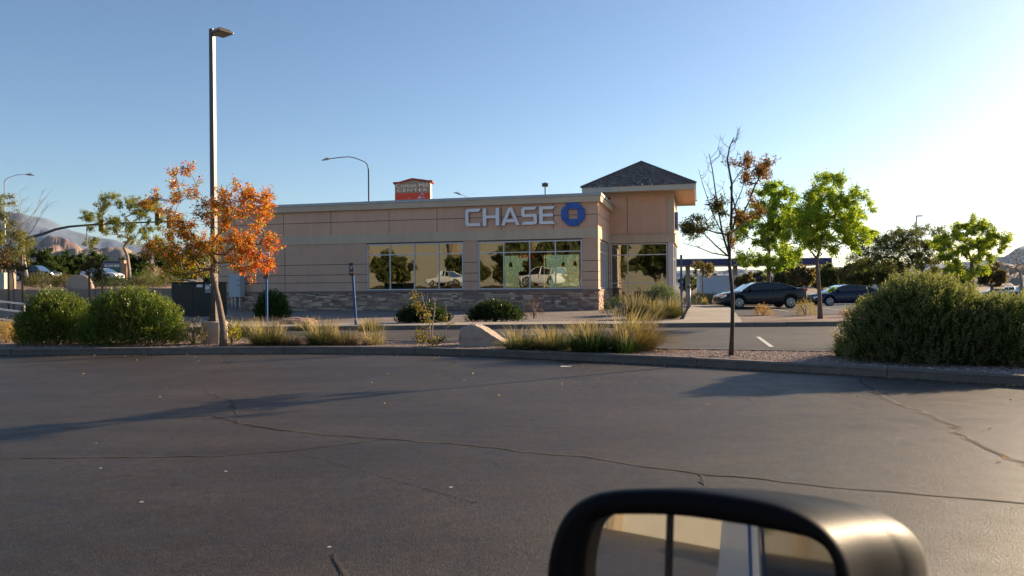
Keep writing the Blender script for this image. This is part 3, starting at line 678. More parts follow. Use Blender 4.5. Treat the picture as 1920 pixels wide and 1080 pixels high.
for i, e in enumerate(((sm_, ra), (sm_, ra), (sm_, rb), (sm_, rb))): mb.tube([W((*q0[i], ZE+.05)), W((*e, ZP+.02))], .07, 6)
mb.tube([W((sm_, ra, ZP+.02)), W((sm_, rb, ZP+.02))], .08, 6); obj('hip_cap', mb, mat('hip_tile', (.14,.115,.10), .8, .2, 9), rl)
# sign letters
M_let = mat('letter_white', (.80, .78, .78), .35, .03); M_lets = mat('letter_side', (.05, .06, .09), .5)
def FM(s0, z0, k):  # letter space -> facade; x to the right in the picture
    return lambda p: W((s0-p[0]*k, -p[2], z0+p[1]*k))
def letter(name, polys, px0, px1, z0, z1):
    s0 = S(px0, 405); s1 = S(px1, 405); wd = s0-s1; hh = z1-z0
    f = lambda p: W((s0-p[0]*wd, -p[2], z0+p[1]*hh))
    a = MB(); b = MB()
    for pl in polys: a.prism(pl, f, .145, .16); b.prism(pl, f, .02, .144)
    o = obj(name, a, M_let, bank); obj('side', b, M_lets, o)
z0, z1 = 4.98, 6.0; w1 = .19
letter('letter_c', [[(.16,1),(1,1),(.86,.82),(.22,.82),(.2,.81),(0,.84),(.06,.95)], [(0,.84),(.2,.76),(.2,.24),(0,.16)], [(.16,0),(.06,.05),(0,.16),(.2,.24),(.25,.18),(.9,.18),(1,0)], [(.2,.81),(0,.84),(.2,.76)]], 874, 903.5, z0, z1)
letter('letter_h', [[(0,0),(.22,0),(.22,1),(0,1)], [(.78,0),(1,0),(1,1),(.78,1)], [(.22,.42),(.78,.42),(.78,.59),(.22,.59)]], 906.5, 937.5, z0, z1)
letter('letter_a', [[(0,0),(.2,0),(.5,.80),(.5,1),(.4,1)], [(1,0),(.8,0),(.5,.80),(.5,1),(.6,1)], [(.25,.16),(.75,.16),(.69,.35),(.31,.35)]], 940.5, 975.5, z0, z1)
letter('letter_s', [[(.15,1),(1,1),(.85,.83),(.22,.83),(.0,.86),(.05,.95)], [(0,.86),(.22,.83),(.22,.6),(0,.52)], [(0,.52),(.22,.6),(.9,.6),(1,.5),(.78,.43),(.12,.43)], [(.78,.43),(1,.5),(1,.13),(.78,.18)], [(.78,.18),(1,.13),(.95,.04),(.85,0),(0,0),(.13,.17),(.7,.17)]], 978.5, 1007.8, z0, z1)
letter('letter_e', [[(0,0),(.24,0),(.24,1),(0,1)], [(.24,.83),(.86,.83),(1,1),(.24,1)], [(.24,.42),(.88,.42),(.88,.59),(.24,.59)], [(.24,0),(1,0),(.86,.17),(.24,.17)]], 1012, 1041.8, z0, z1)
# octagon emblem: four wedge pieces round an open square
M_lb = mat('emblem_blue', (.01, .09, .40), .3, .03)
sc_ = S(1074.8, 402); zc = 5.51; k = 1.33/2; c1 = .36; i_ = .40
f = lambda p: W((sc_-p[0]*k, -p[2], zc+p[1]*k)); em = None
piece = [(-c1, 1), (c1, 1), (1-.02, c1), (1-.02, i_+.0), (-c1, i_)]
piece = [(-i_, 1), (i_, 1), (.97, .43), (-i_, .43)]
for r_ in range(4):
    def rot(p, r_=r_):
        x, y = p
        for _ in range(r_): x, y = y, -x
        return (x, y)
    a = MB(); b = MB(); pl = [rot(p) for p in piece]
    pl2 = [(x*.985, y*.985) for x, y in pl]
    a.prism(pl2, f, .145, .16); b.prism(pl, f, .02, .144)
    o = obj('emblem_piece', a, M_lb, bank); obj('side', b, M_blue, o)
# ------------------------------------------------------------------ text helper
def text(mb_name, s, size, o, right, upv, m, parent, ext=.01, fit=None, bold=.0, spacing=1.0):
    cu = bpy.data.curves.new('t', 'FONT'); cu.body = s; cu.size = size; cu.extrude = ext; cu.align_x = 'CENTER'; cu.align_y = 'CENTER'; cu.offset = bold; cu.space_character = spacing
    t = bpy.data.objects.new('t', cu); me = bpy.data.meshes.new_from_object(t); bpy.data.objects.remove(t)
    right = Vector(right).normalized(); upv = Vector(upv).normalized(); nn = right.cross(upv)
    sx = 1
    xs = [v.co.x for v in me.vertices]; cx = (min(xs)+max(xs))/2
    if fit: sx = fit/(max(xs)-min(xs))
    off = wloc(parent)
    for v in me.vertices:
        c = v.co.copy(); v.co = Vector(o)+right*(c.x-cx)*sx+upv*c.y+nn*c.z-off
    me.materials.clear(); me.materials.append(m); me.name = mb_name
    return link(mb_name, me, parent)

# ------------------------------------------------------------------ vehicles
def vehicle(name, label, kind, paint, group=None, glass=None, rimm=None, ln=4.65, wd=1.8, ht=1.45, cat='car', plate=True):
    root = thing(name, (0, 0, 0), label, cat, group)
    # x forward: nose at +L/2.  tables in fractions
    L = ln; hw = wd/2
    if kind == 'sedan':
        top = [(-.5,.60),(-.493,.73),(-.47,.765),(-.37,.765),(-.30,.745),(.0,.70),(.2,.67),(.24,.655),(.38,.60),(.45,.54),(.485,.47),(.5,.36)]
        gh = [(-.375,.755),(-.335,.815),(-.245,.925),(-.14,.98),(.0,1.0),(.07,.985),(.15,.90),(.27,.655)]; rf = (-.24, .085); pil = [-.105]; bot = .13
        wx = (-.30, .30); wr_ = .225
    elif kind == 'suv':
        top = [(-.5,.50),(-.495,.60),(-.49,.64),(.0,.63),(.2,.62),(.26,.60),(.40,.56),(.47,.50),(.495,.42),(.5,.32)]
        gh = [(-.49,.64),(-.46,.9),(-.42,.97),(-.2,1.0),(.0,.995),(.08,.97),(.16,.86),(.27,.605)]; rf = (-.44, .09); pil = [-.28, -.06]; bot = .16
        wx = (-.29, .31); wr_ = .20
    else:  # pickup
        top = [(-.5,.50),(-.498,.60),(-.49,.62),(-.11,.62),(.0,.62),(.18,.62),(.23,.61),(.38,.585),(.46,.55),(.495,.47),(.5,.35)]
        gh = [(-.12,.62),(-.10,.95),(-.08,.98),(.0,1.0),(.06,.985),(.12,.9),(.235,.61)]; rf = (-.10, .075); pil = [.0]; bot = .2
        wx = (-.30, .33); wr_ = .195
    wr_ *= 1.45 if kind == 'sedan' else (1.8 if kind == 'suv' else 1.9)
    xs = sorted(set([a for a, _ in top]+lin(-.5, .5, 64)))
    def T(x): return interp(top, x)*ht
    def B(x):
        b = bot*ht
        if x > .45: b += (x-.45)*.6*ht
        if x < -.46: b += (-.46-x)*1.2*ht
        for c in wx:
            d = abs(x-c)*L; r = wr_*1.13
            if d < r: b = max(b, wr_+math.sqrt(r*r-d*d)*.97)
        return b
    def HWf(x):
        e = abs(x)*2; return hw*(1-.13*max(0, (e-.72)/.28)**2)
    mb = MB(); vs = []; sec = 9
    for x in xs:
        t, b, w_ = T(x), B(x), HWf(x); b = min(b, t-.06)
        pr = [(.0, b), (.86, b), (.965, b+.03), (1.0, b+.30*(t-b)), (1.0, b+.55*(t-b)), (.975, b+.82*(t-b)), (.93, t-.035), (.84, t), (.0, t+.015)]
        for s_ in (1, -1):
            for (a, z) in pr: vs.append((x*L, s_*a*w_, z))
    nn = 2*sec; fs = []
    for i in range(len(xs)-1):
        for o_ in (0, sec):
            for j in range(sec-1): fs.append((i*nn+o_+j, (i+1)*nn+o_+j, (i+1)*nn+o_+j+1, i*nn+o_+j+1))
    for i in (0, len(xs)-1): fs.append(tuple(i*nn+j for j in range(sec))+tuple(i*nn+sec+j for j in range(sec-1, -1, -1)))
    mb.add(vs, fs)
    body = obj('body', mb, paint, root, smooth=True, local=True)
    # inner dark body so arches read dark
    mb = MB(); mb.box((-L*.46, -hw*.72, bot*ht+.02), (L*.44, hw*.72, .5*ht)); obj('underbody', mb, M_blk, body, local=True)
    # greenhouse
    gx = sorted(set([a for a, _ in gh]+lin(gh[0][0], gh[-1][0], 30))); g = MB(); r_ = MB(); P_ = MB()
    def sec2(x):
        t = T(x)-.01; z = max(interp(gh, x)*ht, t+.002); k = z-t; yb = HWf(x)*.92; yt = yb-k*.36; return t, z, yb, yt
    for a, b in zip(gx, gx[1:]):
        ta, za, ba, ya = sec2(a); tb, zb, bb, yb2 = sec2(b); roof = a >= rf[0]-1e-6 and b <= rf[1]+1e-6
        for s_ in (1, -1):
            g.add([(a*L, s_*ba, ta), (b*L, s_*bb, tb), (b*L, s_*(yb2+.02), zb-.03), (a*L, s_*(ya+.02), za-.03)], [(0,1,2,3)])
            (r_ if roof else g).add([(a*L, s_*(ya+.02), za-.03), (b*L, s_*(yb2+.02), zb-.03), (b*L, s_*(yb2-.1), zb), (a*L, s_*(ya-.1), za)], [(0,1,2,3)])
            (r_ if roof else g).add([(a*L, 0, za+.012), (b*L, 0, zb+.012), (b*L, s_*(yb2-.1), zb), (a*L, s_*(ya-.1), za)], [(0,1,2,3)])
    for s_ in (1, -1):
        line = [(x*L, s_*(sec2(x)[3]+.025), sec2(x)[1]-.025) for x in gx]
        obj('roof_rail', (lambda q: q.tube(line, .03, 6))(MB()), paint, body, local=True)
        for pc in pil:
            t, z, yb, yt = sec2(pc); P_.tube([(pc*L, s_*(yb+.004), t), (pc*L, s_*(yt+.024), z-.03)], .03, 4)
        # rear quarter
        a = gh[0][0]+(.06 if kind == 'sedan' else .02); 
        t, z, yb, yt = sec2(a); t2, z2, yb3, yt3 = sec2(a+.045)
        P_.add([(gh[0][0]*L, s_*(sec2(gh[0][0])[2]+.006), sec2(gh[0][0])[0]), (a*L+.045*L, s_*(yb3+.006), t2), (a*L+.045*L, s_*(yt3+.03), z2-.03), (a*L, s_*(yt+.03), z-.03)], [(0,1,2,3)])
        if kind != 'sedan' or True:
            P_.tube([(x*L, s_*(sec2(x)[2]+.005), sec2(x)[0]+.006) for x in gx], .012, 4)
    obj('roof', r_, paint, body, smooth=True, local=True); obj('pillar', P_, paint, body, local=True)
    obj('window_glass', g, glass or M_carglass, body, smooth=True, local=True)
    # seats behind glass
    # wheels
    for c in wx:
        for s_ in (1, -1):
            t = MB(); y = s_*(hw-.11)
            t.tube([(c*L, y-.1, wr_), (c*L, y-.08, wr_), (c*L, y+.08, wr_), (c*L, y+.1, wr_)], [wr_*.93, wr_, wr_, wr_*.93], 28)
            wh = obj('wheel', t, M_rub, root, smooth=False, local=True); tt = MB()
            yo = y+s_*.104
            tt.tube([(c*L, yo-.004*s_, wr_), (c*L, yo+.003*s_, wr_)], [wr_*.66, wr_*.66], 24, True, (.12, .12, .12))
            for q in range(8):
                an = q*math.pi/4+.2; d = Vector((math.cos(an), 0, math.sin(an))); e = Vector((-d.z, 0, d.x)); o_ = Vector((c*L, yo+s_*.012, wr_))
                tt.prism([(.1, -.03), (1, -.085), (1, .085), (.1, .03)], lambda p, d=d, e=e, o_=o_: o_+d*(p[0]*wr_*.63)+e*(p[1]*wr_*.75)+Vector((0, p[2]*s_, 0)), -.006, .008, (1, 1, 1))
            n = 24
            for q in range(n):
                a0 = 2*math.pi*q/n; a1 = 2*math.pi*(q+1)/n
                f_ = lambda a_, r_, y_: (c*L+math.cos(a_)*r_, y_, wr_+math.sin(a_)*r_)
                tt.add([f_(a0, wr_*.6, yo+s_*.015), f_(a1, wr_*.6, yo+s_*.015), f_(a1, wr_*.69, yo+s_*.008), f_(a0, wr_*.69, yo+s_*.008)], [(0,1,2,3)])
            tt.disc((c*L, yo+s_*.015, wr_), (0, 1, 0), wr_*.15, .02, 12)
            obj('rim', tt, rimm or mat('rim_tinted', (.6, .6, .62), .3, .03, tint=True, metal=.6), wh, local=True)
    # lights, mirrors, handles, bumper trim
    M_head = mat('headlight_lens', (.75, .76, .78), .08, .05, spec=.9, metal=.5); M_tail = mat('taillight_lens', (.35, .01, .01), .15, .05, spec=.8)
    for s_ in (1, -1):
        a = MB(); zt = T(.44); a.add([( .445*L, s_*hw*.985, zt-.03), (.49*L, s_*hw*.87, zt-.13), (.495*L, s_*hw*.62, zt-.16), (.47*L, s_*hw*.6, zt-.06), (.445*L, s_*hw*.99, zt-.10), (.49*L+.012, s_*hw*.89, zt-.22), (.495*L+.015, s_*hw*.62, zt-.24)], [(0,1,2,3), (0,4,5,1), (1,5,6,2)]); obj('headlight', a, M_head, root, local=True)
        a = MB(); zt = T(-.47) if kind == 'sedan' else .60*ht; x0 = -.5*L+.0; a.box((x0-.012, s_*hw*.60, zt-.17), (x0+.10, s_*hw*.90, zt-.04)); a.box((x0+.06, s_*hw*.86, zt-.17), (x0+.30, s_*hw*.985, zt-.05)); obj('taillight', a, M_tail, root, local=True, bev=.01)
        a = MB(); xx = .165*L if kind != 'pickup' else .15*L; a.box((xx-.05, s_*(hw*.95), T(.15)+.02), (xx+.06, s_*(hw*1.12), T(.15)+.16)); obj('wing_mirror', a, paint, root, local=True, bev=.03)
        for hx in ((-.16, .03) if kind != 'pickup' else (-.07, .05)):
            a = MB(); a.box((hx*L-.09, s_*hw*.985, T(hx)*.86), (hx*L+.09, s_*(hw+.025), T(hx)*.86+.03)); obj('door_handle', a, paint, body, local=True)
        for hx in ((-.235, -.095, .205) if kind == 'sedan' else (-.25, -.06, .2) if kind == 'suv' else (-.115, .005, .17)):
            a = MB(); a.box((hx*L-.004, s_*hw*.99, bot*ht+.08), (hx*L+.004, s_*(hw*1.003), T(hx)-.06)); obj('door_seam', a, M_blk, body, local=True)
    a = MB(); a.box((.46*L, -hw*.6, T(.46)*.50), (.5*L+.012, hw*.6, T(.46)*.80)); obj('grille', a, M_blk, root, local=True, bev=.02)
    a = MB(); a.box((-.5*L-.02, -hw*.3, .46*ht), (-.5*L+.05, hw*.3, .55*ht)); obj('licence_plate', a, mat('plate_white', (.6,.6,.6), .4), root, local=True)
    if kind == 'pickup':
        a = MB(); a.box((-.485*L, -hw*.78, .625*ht), (-.13*L, hw*.78, .632*ht)); obj('bed_liner', a, M_blk, root, local=True)
    return root
def carpaint(name, c, rough=.25): return mat(name, c, rough, .03, 2, coat=.35, metal=0, spec=.3)
def put(o, loc, rz, sc=1): o.location = loc; o.rotation_euler.z = rz; o.scale = (sc, sc, sc); return o
def gat(x, y, off=.015): return Vector((x, y, h(x, y)+off))
# nose to the left in the picture => rotate pi
c = G(1437, 575, .12); c1_ = vehicle('parked_car', 'dark charcoal sedan parked nearest the bank, beside the walkway', 'sedan', carpaint('charcoal_paint', (.016, .017, .023)), 'cars parked in the bank lot', ln=4.85, wd=1.8, ht=1.46)
put(c1_, gat(13.95, 42.2), math.pi+R(3))
c2_ = vehicle('parked_car', 'navy blue sedan parked behind, partly hidden by the big green bush', 'sedan', carpaint('navy_paint', (.012, .018, .05)), 'cars parked in the bank lot', ln=4.9, wd=1.85, ht=1.42)
put(c2_, gat(P(1583, 570, 50.5).x, 50.5), math.pi+R(4))
pk = vehicle('pickup_truck', 'dark pickup truck on the raised road at the far left', 'pickup', carpaint('black_paint', (.015, .02, .022)), None, ln=5.6, wd=2.0, ht=1.9, cat='pickup')
put(pk, gat(P(68, 520, 92).x, 92), R(-8))
wc = vehicle('car', 'white sedan on the raised road in front of the shopping sign', 'sedan', carpaint('white_car_paint', (.6, .62, .64)), 'white cars', ln=4.7, wd=1.8, ht=1.45)
put(wc, gat(P(192, 520, 88).x, 88), R(-10))
wsu = vehicle('suv', 'silver white suv parked at the far right edge behind the big bush', 'suv', carpaint('silver_paint', (.62, .63, .64)), 'far parked suvs', ln=4.7, wd=1.85, ht=1.75, cat='suv')
put(wsu, gat(P(1896, 550, 128).x, 128), R(50))
dup(wc, gat(P(1866, 545, 125).x, 125), R(160), 1, 'white car roof just showing above the right end of the big bush', 'white cars')
dup(wsu, gat(P(1672, 545, 100).x, 100), R(175), 1, 'pale suv showing between the navy sedan and the big bush', 'far parked suvs')
dup(wc, gat(P(1706, 545, 104).x, 104), R(172), 1, 'white car with its roof just above the left shoulder of the big bush', 'white cars')
wpk = vehicle('pickup_truck', 'white pickup truck cut by the right edge of the photo', 'pickup', MC['white_car_paint'], None, ln=5.6, wd=2.0, ht=1.9, cat='pickup')
put(wpk, gat(P(1925, 548, 118).x, 118), R(200))
dup(wc, gat(P(1395, 545, 85).x, 85), R(15), 1, 'small pale car between the white truck and the charcoal sedan', 'white cars')
dup(wc, gat(P(1457, 545, 100).x, 100), R(185), 1, 'white car glimpsed behind the roof of the charcoal sedan under the green trees', 'white cars')
dup(wc, gat(P(1556, 543, 98).x, 98), R(185), 1, 'white car glimpsed above the bonnet of the navy sedan', 'white cars')

# white box truck with streamlined cab at the filling station
Y = 135; px_m = F/Y; tx = P(1360, 540, Y); root = thing('truck', gat(tx.x, Y), 'long white truck with rounded front under the filling station canopy', 'truck')
gzt = root.location.z; topz = P(1350, 516.5, Y).z; xl = P(1309, 540, Y).x; xr = P(1413, 540, Y).x
mb = MB(); mb.box((xl, Y-1.2, gzt+.9), (xr-3.9, Y+1.2, topz)); obj('cargo_box', mb, mat('truck_white', (.55,.62,.72), .4), root, bev=.05)
mb = MB(); xx = xr-3.8; pr = [(xx, gzt+.6), (xx+3.8, gzt+.6), (xx+3.8, gzt+1.5), (xx+3.3, gzt+2.0), (xx+2.6, gzt+2.9), (xx+1.6, topz-.15), (xx+.6, topz+.02), (xx, topz+.02)]
mb.prism(pr, lambda p: Vector((p[0], Y+p[2], p[1])), -1.15, 1.15); cb = obj('cab', mb, MC['truck_white'], root, bev=.06)
mb = MB(); mb.box((xx+1.3, Y-1.17, gzt+1.7), (xx+2.3, Y+1.17, gzt+2.5)); obj('window', mb, M_carglass, cb)
for k in (xl+1, xl+2.1, xr-5, xr-1.2):
    for s_ in (-1, 1): mb = MB(); mb.disc((k, Y+s_*1.0, gzt+.5), (0, 1, 0), .5, .3, 18); obj('wheel', mb, M_rub, root)
mb = MB(); mb.box((xl-.1, Y-1.1, gzt+.75), (xr-3.7, Y+1.1, gzt+.9)); obj('chassis', mb, M_blk, root)
# far white camper on the right
Y = 120; root = thing('camper', gat(P(1652, 545, Y).x, Y), 'white camper parked beyond the navy sedan under the trees', 'camper'); b0 = root.location
mb = MB(); mb.prism([(-1.6, .5), (2.4, .5), (2.4, 2.2), (1.2, 3.0), (-1.6, 3.0)], lambda p: b0+Vector((p[0], p[2], p[1])), -1.1, 1.1); bo = obj('body', mb, MC['truck_white'], root, bev=.08)
for a in (-1.1, .1): mb = MB(); mb.box((b0.x+a, b0.y-1.13, b0.z+1.6), (b0.x+a+.6, b0.y-1.09, b0.z+2.2)); obj('window', mb, M_blk, bo)
for a in (-1, 1.6): mb = MB(); mb.disc((b0.x+a, b0.y-1, b0.z+.38), (0, 1, 0), .38, .25, 16); obj('wheel', mb, M_rub, root)

# ------------------------------------------------------------------ filling station canopy
Y = 130; xl = P(1262, 490, Y).x; xr = P(1560, 490, Y).x; zt = P(1400, 485.5, Y).z; zb = P(1400, 497, Y).z
root = thing('filling_station_canopy', gat((xl+xr)/2, Y), 'flat navy blue filling station canopy beyond the bank lot', 'canopy')
mb = MB(); mb.box((xl, Y, zb), (xr, Y+10, zt)); obj('fascia', mb, mat('navy_fascia', (.03, .025, .12), .4), root)
mb = MB(); mb.box((xl+.1, Y+.1, zb-.02), (xr-.1, Y+9.9, zb-.003)); obj('ceiling', mb, M_white, root)
mb = MB(); mb.box((xl-.03, Y-.06, zt+.002), (xr+.03, Y+10.06, zt+.12)); obj('trim', mb, M_white, root)
for px in (1290, 1379, 1465, 1540):
    x = P(px, 500, Y+4).x; g_ = h(x, Y+4); mb = MB(); mb.box((x-.35, Y+4, g_), (x+.35, Y+4.5, zb-.03)); obj('column', mb, mat('column_tan', (.35,.3,.25), .7), root)
x = P(1379, 500, Y+1).x; root = thing('fuel_pump', gat(x+1.2, Y-2), 'pale fuel pump with blue cap under the canopy', 'fuel pump'); b0 = root.location
mb = MB(); mb.box((b0.x-.6, b0.y-.4, b0.z), (b0.x+.6, b0.y+.4, b0.z+3.2)); obj('cabinet', mb, M_white, root, bev=.04)
mb = MB(); mb.prism([(-1.0, 3.2), (1.6, 3.2), (2.1, 3.75), (-1.0, 3.75)], lambda p: b0+Vector((p[0], p[2], p[1])), -.6, .6); obj('cap', mb, MC['navy_fascia'], root)

# ------------------------------------------------------------------ poles, lamps, signs
def light_pole():
    b = P(403, 643, 18.3); z0 = .1; Yp = 18.3; root = thing('light_pole', (b.x, Yp, z0), 'tall dark square parking lot light pole on a concrete base behind the red tree', 'light pole')
    xb = P(402, 603, Yp).x; zt = P(395, 55, Yp).z; zc = P(400, 602, Yp).z
    mb = MB(); mb.tube([(b.x+.0, Yp, z0-.05), (b.x, Yp, zc-.03), (b.x, Yp, zc)], [.30, .30, .27], 28); obj('concrete_base', mb, mat('base_concrete', (.40,.33,.28), .9, .08, 5, .3, 40), root)
    hw = .056; M = Matrix.Translation((b.x, Yp, 0)) @ Matrix.Rotation(R(-14), 4, 'Z')
    mb = MB(); vs = []; top = Vector((P(394.5, 55, Yp).x-b.x, 0, 0))
    for z, q, o_ in ((zc+.02, hw*1.15, 0), (zt, hw*.95, 1)):
        for a, c_ in ((-1,-1),(1,-1),(1,1),(-1,1)): v = Matrix.Rotation(R(-14), 4, 'Z') @ Vector((a*q, c_*q, 0)); vs.append(Vector((b.x, Yp, z))+v)
    mb.add(vs, [(0,1,2,3), (4,7,6,5), (0,4,5,1), (1,5,6,2), (2,6,7,3), (3,7,4,0)]); obj('pole', mb, M_dark, root, bev=.006)
    mb = MB(); mb.box((-.12, -.12, zc), (.12, .12, zc+.04), M); mb.box((-.09, -.09, zc+.04), (.09, .09, zc+.16), M); obj('base_plate', mb, M_dark, root)
    # head: flat fixture reaching toward the right and away
    hd = MB(); a = Vector((b.x, Yp, zt-.19)); d = Vector((math.cos(R(-38+0)), math.sin(R(-38)), 0)); d = Vector((.80, -.6, 0)); s_ = Vector((.6, .8, 0))
    F_ = lambda p: a+d*p[0]+s_*p[1]+Vector((0, 0, p[2]))
    hd.box((.05, -.03, .0), (.2, .03, .05), F_); arm = obj('arm', hd, M_dark, root)
    hd = MB(); hd.box((.18, -.19, -.02), (.62, .19, .035), F_); lm_ = obj('lamp_head', hd, M_dark, root, bev=.01)
    hd = MB()
    for k in range(7): hd.box((.24+k*.05, -.15, .036), (.25+k*.05, .15, .09), F_)
    obj('cooling_fin', hd, M_dark, lm_)
    hd = MB(); hd.box((.26, -.15, -.028), (.58, .15, -.021), F_); obj('lens', hd, mat('led_lens', (.35,.32,.28), .2), lm_)
    return root
light_pole()
def street_lamp(px, ytop, ybase, Y, arm, label, col, r=.09, gy=None):
    zb_ = h(P(px, 500, Y).x, Y); x = P(px, ytop, Y).x
    root = thing('street_lamp', (x, Y, zb_), label, 'street lamp', 'cobra head street lamps on the far road')
    pts = [P(a, b, Y) for a, b in arm]; mb = MB(); mb.tube([(x, Y, zb_), (x, Y, (zb_+pts[0].z)/2), pts[0]], [r*1.3, r, r*.8], 10); obj('pole', mb, col, root, smooth=True)
    mb = MB(); mb.tube(pts, [r*.75]*2+[r*.5]*(len(pts)-2), 8); obj('arm', mb, col, root, smooth=True)
    e = pts[-1]; d = (pts[-1]-pts[-2]).normalized(); s = Y/F; L = 11*s
    f_ = lambda p: e+d*p[0]+Vector((0, 1, 0))*p[1]+Vector((0, 0, p[2]))
    mb = MB(); mb.prism([(-2*s, 1.4*s), (L*.4, 1.6*s), (L, -.6*s), (L*1.15, -1.6*s), (0, -1.4*s), (-2*s, -1*s)], lambda p: f_((p[0], p[2], p[1])), -.18, .18); obj('lamp_head', mb, mat('lamp_grey', (.25,.25,.27), .4), root, bev=.02)
    mb = MB(); q = f_((L*.4, 0, 2.2*s)); mb.tube([q-Vector((0,0,1.*s)), q+Vector((0,0,1.0*s))], .05, 6); obj('photocell', mb, M_dark, root)
    return root
street_lamp(691, 320, 500, 75, [(691, 320), (690, 311), (686, 305), (678, 301), (666, 296.5), (655, 294.2), (645, 294.5), (632, 296), (616, 298)], 'curved dark street lamp rising behind the bank roof', M_dark)
grey = mat('galvanised', (.42,.42,.42), .45, .05, metal=.5)
street_lamp(8.5, 340, 520, 80, [(8.5, 342), (10, 337), (16, 333.5), (25, 330), (34, 327.5), (44, 327.5), (53, 327.5)], 'grey street lamp at the left edge above the sparse tree', grey, .06)
street_lamp(885, 375, 500, 150, [(886, 380), (884, 376), (878, 371), (870, 367), (862, 364)], 'tiny far street lamp whose head just clears the bank roof', grey, .1)
# flood light above roof, far pole lamp at right
Y = 110; b = P(1022, 380, Y); root = thing('flood_light', (b.x, Y, h(b.x, Y)), 'small dark flood light on a pole poking above the bank roof', 'flood light')
t = P(1022, 350, Y); mb = MB(); mb.tube([(t.x, Y, h(b.x, Y)), (t.x, Y, t.z)], .09, 8); obj('pole', mb, M_dark, root)
mb = MB(); q = .6; mb.box((t.x-.45, Y-.3, t.z), (t.x+.45, Y+.3, t.z+.5)); mb.box((t.x-.1, Y-.35, t.z+.5), (t.x+.12, Y+.2, t.z+.62)); obj('lamp_head', mb, M_dark, root, bev=.05)
Y = 85; t = P(1718, 405, Y); root = thing('light_pole', (t.x, Y, h(t.x, Y)), 'slim far parking lot light pole above the trees at right', 'light pole')
mb = MB(); mb.tube([(t.x, Y, h(t.x, Y)), (t.x, Y, t.z)], [.1, .07], 8); obj('pole', mb, grey, root)
mb = MB(); mb.box((t.x+.05, Y-.15, t.z-.06), (t.x+.65, Y+.15, t.z+.06)); obj('lamp_head', mb, M_dark, root)
# shopping centre pylon sign
Y = 100; M_ps = mat('pylon_stucco', (.34, .29, .24), .9, .06); M_pr = mat('pylon_red', (.33, .035, .025), .6); xl = P(740.5, 350, Y).x; xr = P(806.5, 350, Y).x; zt = P(773, 344, Y).z; x2 = P(813, 350, Y).x
root = thing('pylon_sign', ((xl+xr)/2, Y, h(xl, Y)), 'tall shopping centre sign with red cornice showing above the bank roof', 'sign'); ang = R(6)
gz0 = root.location.z; s = Y/F
RM = lambda p: Vector((xl+p[0]*math.cos(ang), Y+p[0]*-math.sin(ang)*-1*(-1)+p[1], p[2]))
wdt = (xr-xl)
zp = lambda py: P(773, py, Y).z
mb = MB(); mb.prism([(0, gz0), (wdt, gz0), (wdt, zp(341)), (wdt-9*s, zp(342)), (wdt*.5, zp(337)), (9*s, zp(344)), (0, zp(345))], lambda p: RM((p[0], p[2], p[1])), 0, 1.8); obj('column', mb, M_ps, root)
mb = MB(); mb.box((wdt, .0, gz0), (wdt+.12, 1.8, zp(343)), RM); obj('side_panel', mb, mat('pylon_side', (.75, .62, .45), .8), root)
mb = MB()
for a, b, c_, d_ in ((-3*s, 9*s, 342.5, 342.0), (9*s, wdt*.5, 342, 335.5), (wdt*.5, wdt-6*s, 335.5, 339.5), (wdt-6*s, wdt+6*s, 340, 340.5)):
    mb.prism([(a, zp(c_+2.2)), (b, zp(d_+2.2)), (b, zp(d_-.8)), (a, zp(c_-.8))], lambda p: RM((p[0], p[2], p[1])), -.25, 2.1)
obj('cornice', mb, M_pr, root)
mb = MB(); mb.box((.0, -.08, zp(395)), (wdt, -.0, zp(362.5)), RM); rp = obj('red_panel', mb, mat('panel_red', (.62, .06, .02), .5, .05), root)
rt = (RM((1, 0, 0))-RM((0, 0, 0))).normalized(); M_sw = mat('sign_cream', (.88, .86, .74), .5); M_pk = mat('peak_lilac', (.55,.45,.6), .5)
text('lettering', 'Cotton Mill', 10.8*s, RM((wdt*.5, -.02, zp(348.6)))+Vector((0, -.05, 0)), rt, (0, 0, 1), M_sw, root, .04, fit=wdt*.93, bold=.0)
text('lettering', 'CENTER', 7.4*s, RM((wdt*.5, -.02, zp(357.3)))+Vector((0, -.05, 0)), rt, (0, 0, 1), M_sw, root, .04, fit=wdt*.88, bold=.004, spacing=1.25)
mb = MB()
for pl in ([(48, 365.8), (52, 361.6), (56, 365.8), (53.8, 364.9), (52, 365.6), (50.3, 364.9)], [(42, 372.5), (47, 367), (53, 372.5)], [(53, 367), (58, 372.5), (54, 371.5)], [(24.5, 372.4), (26.5, 370.2), (28.5, 372.4)]):
    mb.prism([(a*s, zp(b+.5)) for a, b in pl], lambda p: RM((p[0], p[2], p[1])), -.13, -.085)
obj('peak_emblem', mb, M_pk, root)
# monument sign far left
Y = 100; s = Y/F; a = P(194, 488, Y); root = thing('monument_sign', gat(P(213, 500, Y).x, Y), 'low store sign with purple panel and brick side behind the white sedan', 'sign'); b0 = root.location
X0 = P(194, 490, Y).x; X1 = P(227, 490, Y).x; zz = lambda py: P(212, py, Y).z
mb = MB(); mb.box((X0, Y, b0.z), (X1, Y+.6, zz(488))); bo = obj('sign_box', mb, mat('sign_frame', (.22,.22,.26), .5), root)
mb = MB(); mb.box((X0+.1, Y-.04, zz(501.3)), (X1-.15, Y-.003, zz(495.6))); mb.box((X0+.1, Y-.04, zz(492.8)), (X1-.15, Y-.003, zz(490))); obj('purple_panel', mb, mat('panel_purple', (.035,.02,.06), .5), root)
text('lettering', 'KONES', 5.6*s, (P(210.5, 498.4, Y-.06)), (1, 0, 0), (0, 0, 1), M_sw, root, .02, fit=28*s, bold=.015)
